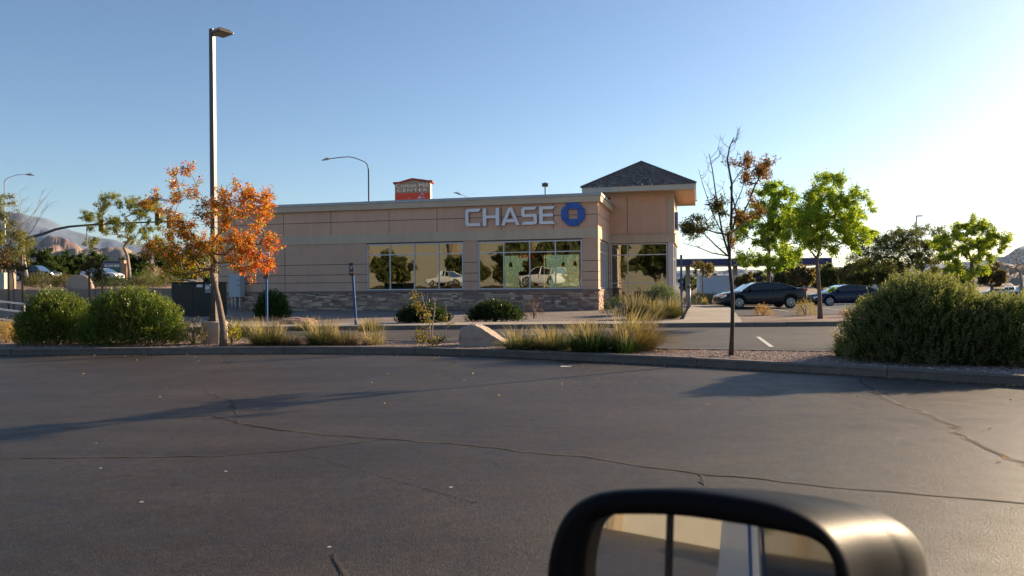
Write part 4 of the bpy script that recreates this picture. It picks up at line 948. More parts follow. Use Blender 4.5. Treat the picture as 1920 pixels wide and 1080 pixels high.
mb = MB(); mb.box((X0+.15, Y-.04, zz(507)), (X0+1.0, Y-.003, zz(503))); mb.box((X0+1.15, Y-.04, zz(513.5)), (X1-.2, Y-.003, zz(509))); obj('dark_panel', mb, M_blk, root)
mb = MB(); mb.box((X0+1.1, Y-.042, zz(508.4)), (X1-.1, Y-.003, zz(502.5))); obj('green_panel', mb, mat('panel_green', (.02,.14,.10), .5), root)
mb = MB(); mb.box((X1+.02, Y-.1, b0.z), (X1+.45, Y+.7, zz(488))); mb.box((X1+.45, Y-.12, b0.z), (X1+.8, Y+.7, zz(494))); obj('brick_side', mb, mat('brick_warm', (.45, .25, .13), .9, .15), root)
# traffic signal mast
Y = 70; root = thing('traffic_signal', gat(P(52, 520, Y).x, Y), 'curved traffic signal mast arm reaching over the left trees', 'traffic signal')
mb = MB(); b0 = root.location; mb.tube([b0, P(40, 449, Y)], [.16, .12], 10); obj('pole', mb, grey, root, smooth=True)
mb = MB(); ar = [(36, 452), (50, 447), (80, 439), (105, 430), (130, 425), (160, 422.5), (190, 420), (240, 418), (300, 416), (335, 415.5)]; mb.tube([P(a, b, Y) for a, b in ar], [.14, .14, .13, .12, .11, .1, .09, .08, .07, .06], 8); obj('mast_arm', mb, mat('mast_dark', (.05,.06,.07), .5), root, smooth=True)
for px, py in ((191, 423), (296, 411), (318, 417)):
    c = P(px, py, Y-.15); mb = MB(); mb.box((c.x-.22, c.y-.15, c.z-.58), (c.x+.22, c.y+.1, c.z+.58)); hd = obj('signal_head', mb, mat('signal_yellow', (.30,.19,.02), .5), root, bev=.02)
    mb = MB()
    for k in (-.36, 0, .36): mb.disc((c.x, c.y-.155, c.z+k), (0, 1, 0), .14, .02, 14)
    obj('lens', mb, M_blk, hd)
for px, yb in ((163, 462),):
    mb = MB(); mb.tube([P(px, 420, Y), P(px, yb, Y)], .05, 6); obj('drop_pipe', mb, grey, root)
# blue posts
def blue_post(px, ybase, ytop, z, label, lean=0, sign=None, Yd=None):
    b = G(px, ybase, z); Y = b.y; t = P(px, ytop, Y); root = thing('sign_post', b, label, 'sign post', 'blue sign posts')
    tx = b.x+lean; zt = t.z; M = lambda p: Vector((b.x+(tx-b.x)*(p[2]-b.z)/(zt-b.z)+p[0], Y+p[1], p[2]))
    mb = MB(); mb.box((-.04, -.04, b.z-.03), (.04, .04, zt), M); obj('post', mb, M_blue, root, bev=.008)
    if sign:
        za, zb_, w_ = sign; za = P(px, za, Y).z; zb_ = P(px, zb_, Y).z
        mb = MB(); mb.box((-w_/2-.02, -.075, za), (w_/2-.02, -.058, zb_), M); sg = obj('sign_plate', mb, mat('sign_charcoal', (.05,.05,.06), .5), root)
        mb = MB(); dz = (zb_-za); mb.box((-w_*.35-.02, -.08, za+dz*.68), (w_*.35-.02, -.0755, za+dz*.73), M); mb.box((-w_*.2-.02, -.08, za+dz*.54), (w_*.2-.02, -.0755, za+dz*.59), M); mb.box((-w_*.2-.02, -.08, za+dz*.24), (w_*.25-.02, -.0755, za+dz*.30), M); obj('sign_marking', mb, M_white, sg)
        mb = MB(); mb.box((-w_*.48-.02, -.079, za+dz*.02), (w_*.48-.02, -.0756, za+dz*.22), M); obj('red_patch', mb, mat('dull_red', (.2,.02,.02), .5), sg)
    return root
blue_post(667.5, 609, 494, .15, 'leaning blue post with a narrow dark sign in front of the bank wall', -.12, (517, 493, .16))
p_ = blue_post(500.5, 602, 482, .1, 'upright blue post beside the red tree with a round no symbol sign on top', 0)
b = wloc(p_); t = P(499, 482, b.y)
mb = MB(); mb.box((t.x-.17, b.y-.085, t.z-.32), (t.x+.17, b.y-.06, t.z+.2)); sg = obj('sign_plate', mb, M_white, p_)
mb = MB()
for q in range(20):
    a0, a1 = q*math.pi/10, (q+1)*math.pi/10; f_ = lambda a_, r_: (t.x+math.cos(a_)*r_, b.y-.09, t.z-.0+math.sin(a_)*r_); mb.add([f_(a0, .1), f_(a1, .1), f_(a1, .14), f_(a0, .14)], [(0,1,2,3)])
mb.add([(t.x-.09, b.y-.091, t.z+.06), (t.x-.06, b.y-.091, t.z+.09), (t.x+.09, b.y-.091, t.z-.06), (t.x+.06, b.y-.091, t.z-.09)], [(0,1,2,3)]); obj('no_symbol', mb, mat('sign_red', (.5,.03,.02), .5), sg)
mb = MB(); mb.box((t.x-.1, b.y-.08, t.z-.9), (t.x+.1, b.y-.06, t.z-.4)); obj('lower_plate', mb, mat('sign_brown', (.12,.04,.03), .5), p_)
b = G(1278, 592, .17); blue_post(1278, 591, 478, .17, 'blue sign post seen edge on at the right corner of the bank', 0, (508, 478, .03))
# bollard
b = G(1291.5, 577, .22); r_ = .11; root = thing('bollard', b, 'grey metal bollard light standing on the walkway beside the blue post', 'bollard')
mb = MB(); zt = P(1291, 532, b.y).z; mb.tube([b, (b.x, b.y, zt-.25)], r_, 18); obj('shaft', mb, mat('bollard_grey', (.2,.21,.23), .5, .08), root, smooth=True)
mb = MB(); mb.tube([(b.x, b.y, zt-.24), (b.x, b.y, zt-.12)], r_*.7, 14); obj('louvre', mb, M_blk, root)
mb = MB(); mb.tube([(b.x, b.y, zt-.12), (b.x, b.y, zt-.04), (b.x, b.y, zt)], [r_*1.02, r_*1.02, r_*.6], 18); obj('cap', mb, MC['bollard_grey'], root)
# transformer cabinet
b = G(360, 598, .1); Yt = b.y; s = Yt/F; xl, xr = P(321, 560, Yt).x, P(400, 560, Yt).x; zt = P(360, 531, Yt).z
root = thing('transformer_cabinet', (b.x, Yt, .05), 'dark green electrical transformer cabinet left of the light pole', 'utility cabinet')
mb = MB(); mb.box((xl, Yt, .2), (xr, Yt+1.6, zt)); bo = obj('cabinet', mb, mat('cabinet_green', (.008, .018, .014), .5, .1), root, bev=.03)
mb = MB(); mb.box((xl-.03, Yt-.04, zt+.002), (xr+.03, Yt+1.65, zt+.06)); obj('lid', mb, MC['cabinet_green'], bo)
mb = MB(); mb.box(((xl+xr)/2-.01, Yt-.012, .3), ((xl+xr)/2+.01, Yt-.002, zt-.05)); obj('door_seam', mb, M_blk, bo)
mb = MB(); mb.box((xl-.2, Yt-.25, .0), (xr+.2, Yt+1.8, .2)); obj('concrete_pad', mb, M_conc, root)
mb = MB(); q = P(374, 536, Yt-.02); mb.box((q.x-.13, Yt-.012, q.z-.06), (q.x+.13, Yt-.002, q.z+.06)); obj('warning_label', mb, M_white, bo)
mb = MB(); q = P(391, 541, Yt-.02); mb.box((q.x-.12, Yt-.12, q.z-.2), (q.x+.12, Yt-.003, q.z+.2)); mb2 = obj('meter_box', mb, mat('meter_grey', (.2,.26,.32), .5), bo)
mb = MB(); mb.disc((q.x, Yt-.15, q.z+.03), (0, 1, 0), .08, .08, 14); obj('meter', mb, M_alu, mb2)
# electric cabinet by bank wall
sC = S(440, 540, -.6); root = thing('electric_cabinet', W((sC, -.6, 0)), 'pale grey electric cabinet on legs against the left part of the bank wall', 'utility cabinet'); q0, q1 = S(428.5, 530, -.6), S(451.5, 530, -.6)
zt, zb_ = P(440, 514, 47.5).z, P(440, 557, 47.5).z
mb = MB(); bx(mb, q1, q0, -.6, -.15, zb_, zt); bo = obj('cabinet', mb, mat('cabinet_grey', (.40,.44,.47), .5, .05), root, bev=.02)
mb = MB(); bx(mb, q1+.02, q1+.035, -.61, -.601, zb_+.05, zt-.05); bx(mb, q1+.1, q1+.25, -.62, -.601, (zb_+zt)/2, (zb_+zt)/2+.05); bx(mb, q1+.13, q1+.18, -.625, -.601, (zb_+zt)/2+.3, (zb_+zt)/2+.36); obj('handle', mb, M_blk, bo)
for a in (q1+.12, (q0+q1)/2, q0-.2): mb = MB(); bx(mb, a, a+.08, -.5, -.42, -.1, zb_-.005); obj('leg', mb, grey, root)

# railing and retaining wall at far left
def railing():
    Y = 30; pts = [P(-160, 553, Y+2), P(0, 565, Y), P(45, 570, Y-.6), P(80, 574, Y-1)]
    root = thing('railing', (pts[1].x, pts[1].y, .0), 'white painted pipe railing behind the dry bush at the far left', 'railing')
    for dz in (0, -.32, -.72):
        mb = MB(); mb.tube([p+Vector((0, 0, dz)) for p in pts], .035, 8); obj('rail', mb, M_white, root, smooth=True)
    for px in (-120, -50, 45): 
        t = (px+160)/240; p = P(px, interp([(-160, 553), (0, 565), (80, 574)], px), Y-.5+(45-px)*.012); mb = MB(); mb.tube([p, (p.x, p.y, h(p.x, p.y)-.05)], .045, 8); obj('post', mb, M_white, root)
railing()
mb = MB()
for a, b in zip(lin(-75, -20.5, 40), lin(-75, -20.5, 40)[1:]):
    mb.box((a+.004, 49.9, .2), (b, 50.35, 1.5+rng_.uniform(-.01, .01)))
tag(obj('retaining_wall', mb, mat('wall_tan', (.30, .22, .17), .9, .12, 3, .4, 20)), 'long low tan retaining wall running behind the two green bushes at left', 'wall')
patch('road', [(-130, 84), (-30, 84), (-34, 100), (-150, 100)], 30, 6, .03, M_road)
# ------------------------------------------------------------------ camera vehicle (only its mirror shows)
fw = Vector((math.sin(R(50)), math.cos(R(50)), 0)); lf = Vector((-fw.y, fw.x, 0))
van = thing('white_van', (lf*-1.0).to_tuple()[:2]+(0,), 'white van the photo is taken from, its black door mirror at the bottom edge', 'van')
VO = lf*-.07
VM = lambda p: VO+fw*p[0]-lf*p[1]+Vector((0, 0, p[2]))      # x forward, y inward to the right, z up
M_vw = mat('van_white', (.80, .78, .76), .35, .06, 1.5, coat=.1)
mb = MB()
mb.prism([(-4.2, .35), (1.25, .35), (2.1, .35), (2.15, .85), (1.3, .93), (.75, .97), (-4.2, .99)], lambda p: VM((p[0], p[2], p[1])), 0, .10)
mb.box((-4.2, .1, .35), (-4.1, 1.9, .99), VM); mb.prism([(-4.2, .35), (2.1, .35), (2.15, .85), (1.3, .93), (.75, .97), (-4.2, .99)], lambda p: VM((p[0], p[2], p[1])), 1.9, 2.0)
mb.box((.8, .1, .9), (2.1, 1.9, 1.0), VM); mb.box((2.05, .1, .4), (2.15, 1.9, .95), VM); mb.box((-4.1, .1, .35), (2.05, 1.9, .4), VM)
body = obj('body', mb, M_vw, van, bev=.02)
mb = MB(); mb.box((-4.2, .0, 1.902), (-.2, 2.0, 1.96), VM); obj('roof', mb, M_vw, van, bev=.02)
mb = MB(); mb.tube([VM((-.15, .06, 1.92)), VM((1.0, .06, .96))], .035, 8); mb.tube([VM((-.15, 1.94, 1.92)), VM((1.0, 1.94, .96))], .035, 8); obj('pillar', mb, M_vw, van)
mb = MB(); mb.box((-4.1, -.004, .93), (.7, .0, .965), VM); obj('blue_tape', mb, M_blue, body)
mb = MB(); mb.prism([(-4.2, .995), (-2.5, .995), (-3.2, 1.9), (-4.2, 1.9)], lambda p: VM((p[0], p[2], p[1])), .01, .09); obj('rear_panel', mb, M_vw, body)
mb = MB(); mb.tube([VM((-2.47, .0, .99)), VM((-3.18, .0, 1.9))], .008, 6); obj('blue_trim', mb, M_blue, body)
mb = MB(); mb.prism([(-2.42, .995), (-.75, .995), (-.8, 1.9), (-3.12, 1.9)], lambda p: VM((p[0], p[2], p[1])), .03, .06); obj('side_window', mb, mat('privacy_glass', (.01,.01,.012), .06, 0), body)
for a in (-3.2, 1.5):
    for y_ in (.12, 1.85): mb = MB(); mb.disc(VM((a, y_, .36)), lf, .36, .22, 24); wh = obj('wheel', mb, M_rub, van); mb = MB(); mb.disc(VM((a, y_-.0, .36)), lf, .2, .24, 16); obj('rim', mb, M_rim, wh)
# door mirror: glass plane faces back to the driver
mn = Vector((-.50, -.85, .16)).normalized(); mr_ = Vector((0, 0, 1)).cross(mn)*-1; mr_ = Vector((-mn.y, mn.x, 0)).normalized(); mr_ = mr_ if mr_.x > 0 else -mr_; mu = mr_.cross(mn)*-1; mu = mu if mu.z > 0 else -mu
MO = P(1320, 1040, .60)
def onp(px, py, off=0.0):
    r = P(px, py, 1.0)-Vector((0, 0, HC)); o_ = MO-Vector((0, 0, HC))+mn*off; t = o_.dot(mn)/r.dot(mn); q = r*t-o_; return (q.dot(mr_), q.dot(mu))
ML = lambda p: MO+mr_*p[0]+mu*p[1]+mn*p[2]
def closed(pts, n=8):     # Catmull-Rom smoothing
    out = []; N = len(pts)
    for i in range(N):
        p0, p1, p2, p3 = (Vector(pts[(i+k) % N]) for k in (-1, 0, 1, 2))
        for k in range(n):
            t = k/n; out.append(.5*((2*p1)+(p2-p0)*t+(2*p0-5*p1+4*p2-p3)*t*t+(3*p1-p0-3*p2+p3)*t**3))
    return out
outer = closed([onp(*p) for p in ((1030, 1085), (1040, 1020), (1062, 968), (1100, 934), (1160, 918), (1280, 916), (1400, 931), (1480, 950), (1545, 985), (1585, 1035), (1600, 1100), (1595, 1200), (1540, 1275), (1400, 1290), (1200, 1290), (1070, 1270), (1030, 1200))])
inner = closed([onp(*p) for p in ((1086, 1085), (1092, 1030), (1108, 985), (1140, 966), (1180, 962), (1280, 964), (1400, 980), (1480, 995), (1530, 1008), (1560, 1035), (1572, 1085), (1565, 1180), (1520, 1240), (1400, 1255), (1200, 1255), (1110, 1240), (1088, 1190))])
N = len(outer); cen = sum((Vector(p) for p in outer), Vector((0, 0)))/N
rings = []
for d_, k_ in ((.012, None), (.016, 'm'), (.014, 'o2'), (.004, 'o'), (-.03, .0), (-.06, .01), (-.064, .014), (-.068, .01), (-.10, .05), (-.125, .14), (-.145, .30), (-.152, .6), (-.152, 1)):
    ring = []
    for a, b_ in zip(inner, outer):
        if k_ is None: q = Vector(a)
        elif k_ == 'm': q = Vector(a).lerp(b_, .35)
        elif k_ == 'o2': q = Vector(a).lerp(b_, .8)
        elif k_ == 'o': q = Vector(b_)
        else:
            q = Vector(b_).lerp(cen, k_)
        ring.append(ML((q[0]+max(0, -d_)*.5, q[1], d_)))
    rings.append(ring)
mb = MB(); inn = [ML((a[0], a[1], -.02)) for a in inner]; allr = [inn]+rings; vs = [p for r_ in allr for p in r_]
fs = [(i*N+k, i*N+(k+1) % N, (i+1)*N+(k+1) % N, (i+1)*N+k) for i in range(len(allr)-1) for k in range(N)]
mb.add(vs, fs); M_mir = mat('mirror_housing', (.007, .007, .008), .46, .2, 14, .05, 500, spec=.07)
mir = obj('door_mirror', mb, M_mir, van, smooth=True)
mb = MB(); mb.add([ML((a[0], a[1], -.012)) for a in inner], [tuple(range(N))]); M_mg = mat('mirror_glass', (.75, .74, .70), .02, .0, metal=1.0); obj('mirror_glass', mb, M_mg, mir)
a, b_ = onp(1249, 960), onp(1240, 1260); mb = MB(); mb.tube([ML((a[0], a[1]+.002, -.010)), ML((b_[0], b_[1], -.010))], .0028, 6); obj('divider', mb, M_blk, mir)
mb = MB(); q = ML((onp(1500, 1240)[0], onp(1500, 1240)[1], -.07)); mb.tube([q, VM((.62, -.02, .95))], [.03, .035], 10); mb.tube([VM((.6, -.03, .93)), VM((.6, .02, .91))], .06, 12); obj('mirror_arm', mb, M_blk, van, smooth=True)
# ------------------------------------------------------------------ things behind the camera seen in glass reflections
mb = MB(); mb.box((-70, -.6, .01), (-11, 8.5, 1.5)); tag(obj('upper_parking_terrace', mb, M_asph, at=(0, 0, 0)), kind='structure')
mb = MB(); root = thing('store_building', (-40, -48, 0), 'long sunlit tan store building reflected in the bank windows and the door mirror', 'building')
mb.box((-120, -66, -.1), (12, -48, 11.5)); obj('wall', mb, mat('store_stucco', (.25, .24, .205), .9, .05, .5), root)
mb = MB(); mb.box((-120.2, -66.2, 11.502), (12.2, -47.8, 12)); obj('cornice', mb, M_band, root)
for x in (-100, -78, -56, -38, -24, -8): mb = MB(); mb.box((x-4, -48.2, 0), (x+4, -48.01, 4.2)); obj('shop_window', mb, M_blk, root); mb = MB(); mb.box((x-6.3, -49, 0), (x-5.2, -46.9, 12.8)); obj('pilaster', mb, mat('pilaster_tan', (.16,.13,.09), .9), root);
w1_ = dup(wsu, (-16.8, 4.2, 1.5), R(190), 1.2, 'silver suv parked behind the camera, reflected in the right bank window', 'far parked suvs')
w2_ = dup(wpk, (-29.5, 4.5, 1.5), R(5), 1.08, 'white pickup parked behind the camera, reflected in the left bank window')
# ------------------------------------------------------------------ trees
def bed(px, py, z=.115): return G(px, py, z)
def autumn(rng, C):
    x, z = C[:, 0], C[:, 2]; n = len(C)
    red = np.array([.55, .085, .02]); ora = np.array([.58, .23, .03]); brn = np.array([.34, .17, .04]); grn = np.array([.17, .20, .03]); yel = np.array([.44, .33, .04])
    t = np.clip((x+.1+rng.normal(size=n)*.35)/1.3, 0, 1); low = np.clip((2.6-z+rng.normal(size=n)*.4)/1.2, 0, 1)
    out = np.empty((n, 3)); u = rng.random(n)
    for i in range(n):
        if t[i] > .5: c = red if u[i] < .25+.6*low[i] else (ora if u[i] < .66 else brn if u[i] < .80 else yel if u[i] < .9 else grn)
        elif t[i] > .2: c = (ora if u[i] < .35 else brn if u[i] < .55 else yel if u[i] < .8 else red)
        else: c = (grn if u[i] < .25+.6*low[i] else yel if u[i] < .5+.4*low[i] else red if u[i] < .85 else brn)
        out[i] = c
    return out*rng.uniform(.7, 1.25, (n, 1))
b = P(419, 645, 17.15); b.z = .1
tree('maple_tree', 'small autumn tree with red, orange and green leaves in front of the tall light pole', 'tree', b, [(418, 610), (411, 570), (403, 535), (396, 505)],
     [(325, 470, 48, 34, 26), (375, 475, 30, 34, 12), (320, 395, 50, 34, 9), (352, 345, 40, 32, 6), (400, 400, 45, 40, 14), (462, 378, 42, 26, 14), (492, 405, 30, 24, 8), (475, 450, 42, 34, 16), (478, 492, 40, 20, 14), (410, 470, 55, 26, 14), (360, 440, 40, 30, 10), (340, 505, 45, 14, 8)],
     b.y, leaf=(.072, .025), per=130, tr=.08, bark=mat('grey_bark', (.2, .155, .125), .95, .3, 12, 1, 30), twl=.26, seed=4, fn=autumn, lm=M_leaf2, depthr=.9)
b = bed(1371, 667)
def burnt(rng, C):
    n = len(C); a = pal(rng, n, [(.07,.085,.02),(.10,.11,.03),(.05,.06,.02)]); r = pal(rng, n, [(.20,.09,.035),(.15,.08,.04),(.24,.11,.035)])
    m = (C[:, 0] > 0.02)&(rng.random(n) < .82); m |= rng.random(n) < .12; a[m] = r[m]; return a
tree('young_tree', 'thin half bare tree with brown leaf clumps in the gravel strip', 'tree', b, [(1373, 620), (1374, 560), (1368, 500), (1368, 470)],
     [(1310, 425, 40, 18, 13), (1345, 400, 20, 20, 5), (1412, 325, 30, 20, 13), (1402, 411, 18, 12, 7), (1390, 300, 20, 12, 3), (1375, 445, 20, 10, 2)],
     b.y, leaf=(.058, .021), per=125, tr=.042, bark=mat('dark_bark', (.075, .055, .045), .95, .6, 18, 1, 30), twl=.2, seed=8, fn=burnt, depthr=.62, droop=.1)
# its bare leaders
yt = COL.objects.get('young_tree') if COL.objects.get('young_tree') else bpy.data.objects['young_tree']
rr = random.Random(4); mb = MB()
def limb(pts, r0, dep=0):
    pw = [P(x, y, b.y)+Vector((0, dy, 0)) for x, y, dy in pts]; n = len(pw)
    mb.tube(pw, [max(.003, r0*(1-.75*i/(n-1))) for i in range(n)], 5, False)
    for i in range(1, n):
        k = 4 if dep == 0 else 2
        for _ in range(k):
            t = rr.random(); q = pw[i-1].lerp(pw[i], t); sx = rr.choice((-1, 1)); L = rr.uniform(.18, .5)*(1 if dep == 0 else .5)
            e = q+Vector((sx*L*.45, rr.uniform(-.3, .3)*L, L*rr.uniform(.5, .95))); m_ = q.lerp(e, .5)+Vector((sx*.04, 0, -.03)); mb.tube([q, m_, e], [.006, .0045, .002], 3, False)
            if dep == 0:
                for _2 in range(2): q2 = m_.lerp(e, rr.random()); e2 = q2+Vector((rr.uniform(-.15, .15), rr.uniform(-.1, .1), rr.uniform(.05, .18))); mb.tube([q2, e2], [.004, .0015], 3, False)
limb([(1368, 470, 0), (1373, 400, .05), (1372, 345, 0), (1362, 300, -.05), (1368, 275, 0), (1376, 258, 0)], .030)
limb([(1367, 478, 0), (1352, 440, -.1), (1340, 380, -.15), (1330, 320, -.2), (1324, 292, -.2)], .022)
limb([(1365, 480, 0), (1345, 460, .1), (1322, 435, .15), (1300, 408, .2)], .018, 1)
limb([(1367, 480, 0), (1340, 474, .15), (1312, 462, .2), (1290, 455, .3)], .014, 1)
limb([(1369, 450, 0), (1384, 400, .1), (1372, 350, .1), (1392, 318, .1), (1420, 310, .1)], .020, 1)
limb([(1372, 400, 0), (1392, 360, .1), (1402, 330, .1)], .014, 1)
limb([(1352, 440, -.1), (1330, 400, -.2), (1310, 350, -.3), (1302, 322, -.3)], .012, 1)
obj('bare_branches', mb, MC['dark_bark'], yt)
# trees in the bank lot
b = G(1538, 596, .17); tree('ash_tree', 'bright green tree in the gravel island with a low forked trunk', 'tree', b, [(1537, 560), (1534, 520), (1531, 485)],
     [(1545, 370, 42, 40, 28), (1590, 400, 42, 42, 32), (1510, 410, 42, 44, 32), (1550, 440, 66, 38, 46), (1603, 440, 28, 28, 14), (1490, 450, 22, 30, 12)],
     b.y, leaf=(.085, .045), per=210, tints=[(.20,.30,.03),(.30,.38,.04),(.40,.44,.05),(.15,.24,.03)], tr=.085, twl=.36, seed=12, lm=M_leaf2, depthr=1.1)
Y = 62; b = gat(P(1441, 540, Y).x, Y); tree('ash_tree', 'fuller green tree standing behind the roof of the charcoal sedan', 'tree', b, [(1441, 520), (1441, 495)],
     [(1450, 375, 34, 34, 24), (1425, 430, 48, 42, 40), (1470, 430, 40, 45, 34), (1440, 485, 60, 25, 30), (1475, 385, 28, 28, 10)],
     Y, leaf=(.19, .10), per=190, tints=[(.12,.21,.025),(.19,.29,.03),(.30,.38,.04)], tr=.2, twl=.7, seed=13, lm=M_leaf2, depthr=2.1)
Y = 80; b = gat(P(1683, 545, Y).x, Y); OL = [(.06,.08,.03),(.08,.10,.035),(.10,.12,.04),(.13,.13,.05)]
tree('mesquite_tree', 'spreading olive green tree with crooked dark limbs behind the big bush', 'tree', b, [(1684, 530), (1682, 510)],
     [(1630, 480, 44, 28, 40), (1680, 455, 44, 28, 40), (1730, 450, 38, 30, 34), (1700, 490, 58, 20, 40), (1755, 480, 32, 27, 20)],
     Y, leaf=(.2, .075), per=170, tints=OL, tr=.28, twl=.9, seed=14, lm=M_leaf2, depthr=3)
Y = 70; b = gat(P(1822, 545, Y).x, Y)
tree('ash_tree', 'yellow green leafy tree above the right end of the big bush', 'tree', b, [(1822, 520), (1822, 490)],
     [(1825, 435, 30, 26, 22), (1790, 470, 38, 32, 26), (1845, 468, 42, 26, 26), (1800, 505, 42, 14, 16), (1865, 455, 22, 14, 8)],
     Y, leaf=(.19, .10), per=190, tints=[(.20,.28,.03),(.30,.36,.04),(.38,.40,.05),(.12,.20,.03)], tr=.2, twl=.7, seed=15, lm=M_leaf2, depthr=2.2)
Y = 95; b = gat(P(1915, 545, Y).x, Y)
tree('bare_tree', 'bare brownish spreading tree at the right edge above the white vehicles', 'tree', b, [(1915, 528), (1912, 508)],
     [(1900, 490, 24, 22, 22), (1935, 485, 40, 22, 22), (1885, 500, 14, 10, 8)], Y, leaf=(.12, .04), per=14, tints=[(.22,.17,.11),(.16,.12,.08)], tr=.2, twl=1.0, seed=16, bark=M_barkl, depthr=2.5, rtw=.02)
Y = 78; b = gat(P(1318, 545, Y).x, Y)
TANL = [(.20,.15,.05),(.14,.12,.04),(.26,.17,.05),(.10,.10,.03)]
tree('young_tree', 'small tan leaved tree in front of the white truck beyond the bollard', 'tree', b, [(1318, 530), (1318, 518)],
     [(1309, 498, 11, 8, 10), (1325, 500, 12, 10, 12), (1318, 512, 18, 7, 12)], Y, leaf=(.17, .07), per=80, tints=TANL, tr=.07, twl=.4, seed=17, depthr=.8)
# background trees: prototypes and copies
def far_tree(label, px, py_base, top, Y, halfw, tints, seed, group, kind='tree', per=55, bark=None):
    b = gat(P(px, 540, Y).x, Y); mid = (top+py_base)/2; hh = (py_base-top)/2
    return tree(kind, label, 'tree', b, [(px, py_base-hh*.35)], [(px, mid-hh*.30, halfw*.6, hh*.6, 18), (px-halfw*.45, mid, halfw*.5, hh*.55, 16), (px+halfw*.45, mid+hh*.05, halfw*.5, hh*.55, 16), (px, mid+hh*.3, halfw*.8, hh*.4, 14)],
                Y, leaf=(.42*Y/110, .2*Y/110), per=per*1.5, tints=tints, tr=.25, twl=halfw*Y/F*.22, seed=seed, group=group, depthr=halfw*Y/F*.8, bark=bark)
DK = [(.035,.06,.018),(.05,.08,.02),(.06,.085,.03)]; BR = [(.14,.11,.05),(.10,.09,.04),(.17,.13,.06)]
ga = 'trees beyond the road at left'; gb = 'trees along the far side of the lot at right'
tA = far_tree('round dark green tree just right of the pickup truck', 82, 530, 458, 118, 36, DK, 21, ga)
tB = far_tree('lower dark tree between the pickup and the store sign', 132, 530, 470, 126, 34, DK, 22, ga)
def fdup(src, spx, px, Y0, Y, sc, label, g, rz=0): return dup(src, gat(P(px, 540, Y).x, Y), rz, sc, label, g)
fdup(tB, 0, 176, 0, 130, 1.0, 'dark tree directly behind the store sign', ga, 1.0); fdup(tA, 0, 262, 0, 128, .9, 'dark tree right of the store sign, left of the autumn tree', ga, 2.0)
fdup(tB, 0, 318, 0, 125, .95, 'dark tree behind the green transformer cabinet', ga, 3.0); fdup(tA, 0, 368, 0, 132, .85, 'dark tree behind the trunk of the autumn tree', ga, 4.0)
fdup(tB, 0, 405, 0, 140, .9, 'dark tree at the left end of the bank wall', ga, 5.0); fdup(tA, 0, 20, 0, 126, .8, 'dark tree at the far left edge behind the pickup', ga, .6); fdup(tB, 0, 222, 0, 138, .85, 'dark tree peeking above the white sedan', ga, 2.6)
fdup(tB, 0, -30, 0, 122, .8, 'dark tree cut by the left edge of the photo', ga, 2.2)
tC = far_tree('brownish thin tree behind the forked green tree', 1500, 548, 488, 105, 26, BR, 23, gb)
tD = far_tree('olive tree behind the bonnet of the navy sedan', 1560, 548, 492, 112, 30, OL, 24, gb)
for i, (src, px, Y, sc, rz, lb) in enumerate(((tC, 1600, 104, .95, 1, 'brownish tree left of the spreading olive tree'), (tD, 1470, 120, 1.0, 2, 'olive tree behind the full green tree'), (tC, 1398, 112, .8, 3, 'brownish low tree right of the white truck'), (tD, 1290, 150, .9, 4, 'yellowish tree just right of the bank corner under the canopy'), (tC, 1345, 165, 1.0, 5, 'olive brown tree behind the white truck roof'),
     (tD, 1640, 130, 1.0, 5.5, 'olive tree behind the white camper'), (tC, 1535, 128, 1.0, .4, 'brownish tree seen through the forked trunk'), (tD, 1420, 150, 1.0, 1.4, 'olive tree right behind the canopy column'), (tC, 1745, 130, 1.0, 2.4, 'brownish tree behind the top of the big bush'), (tD, 1372, 170, .9, 0.8, 'green tree under the canopy beside its column'), (tD, 1615, 96, 1.0, 3.3, 'olive tree just above the navy sedan boot'), (tD, 1670, 92, .95, 4.1, 'olive tree under the spreading tree limbs'), (tC, 1860, 112, 1.0, 1.9, 'brownish tree below the yellow green tree at right'), (tD, 1790, 150, .9, 2.8, 'olive tree low behind the right part of the big bush'))):
    dup(src, gat(P(px, 540, Y).x, Y), rz, sc, lb, gb)
# trees reflected behind camera
for i, (x, y, s_, lb) in enumerate(((-10.5, -17, 1.5, 'reflected tree seen in the tower glass'), (-15, -7, 1.5, 'reflected tree straight behind the silver suv, the tallest one'), (-21, -8, 1.35, 'reflected tree beside the tallest one behind the suv'), (-33, -5, 1.1, 'reflected tree left of the white pickup'), (-27, -9, 1.3, 'reflected tree nearest the silver suv behind the camera'), (-46, -6, 1.15, 'reflected tree farthest to the left behind the camera'), (-23, -30, 1.1, 'reflected tree close to the store wall'), (-37, -24, 1.0, 'reflected tree behind the white pickup'))):
    dup(tD, (x, y, 0), i, s_*1.1, lb, 'reflected trees')
dup(tC, (2, 70, -.4), 0, .8, 'thin tree behind the bank, seen through its windows', 'trees behind the bank'); dup(tD, (9, 74, -.4), 0, .8, 'fuller tree behind the bank tower, seen through its windows', 'trees behind the bank')
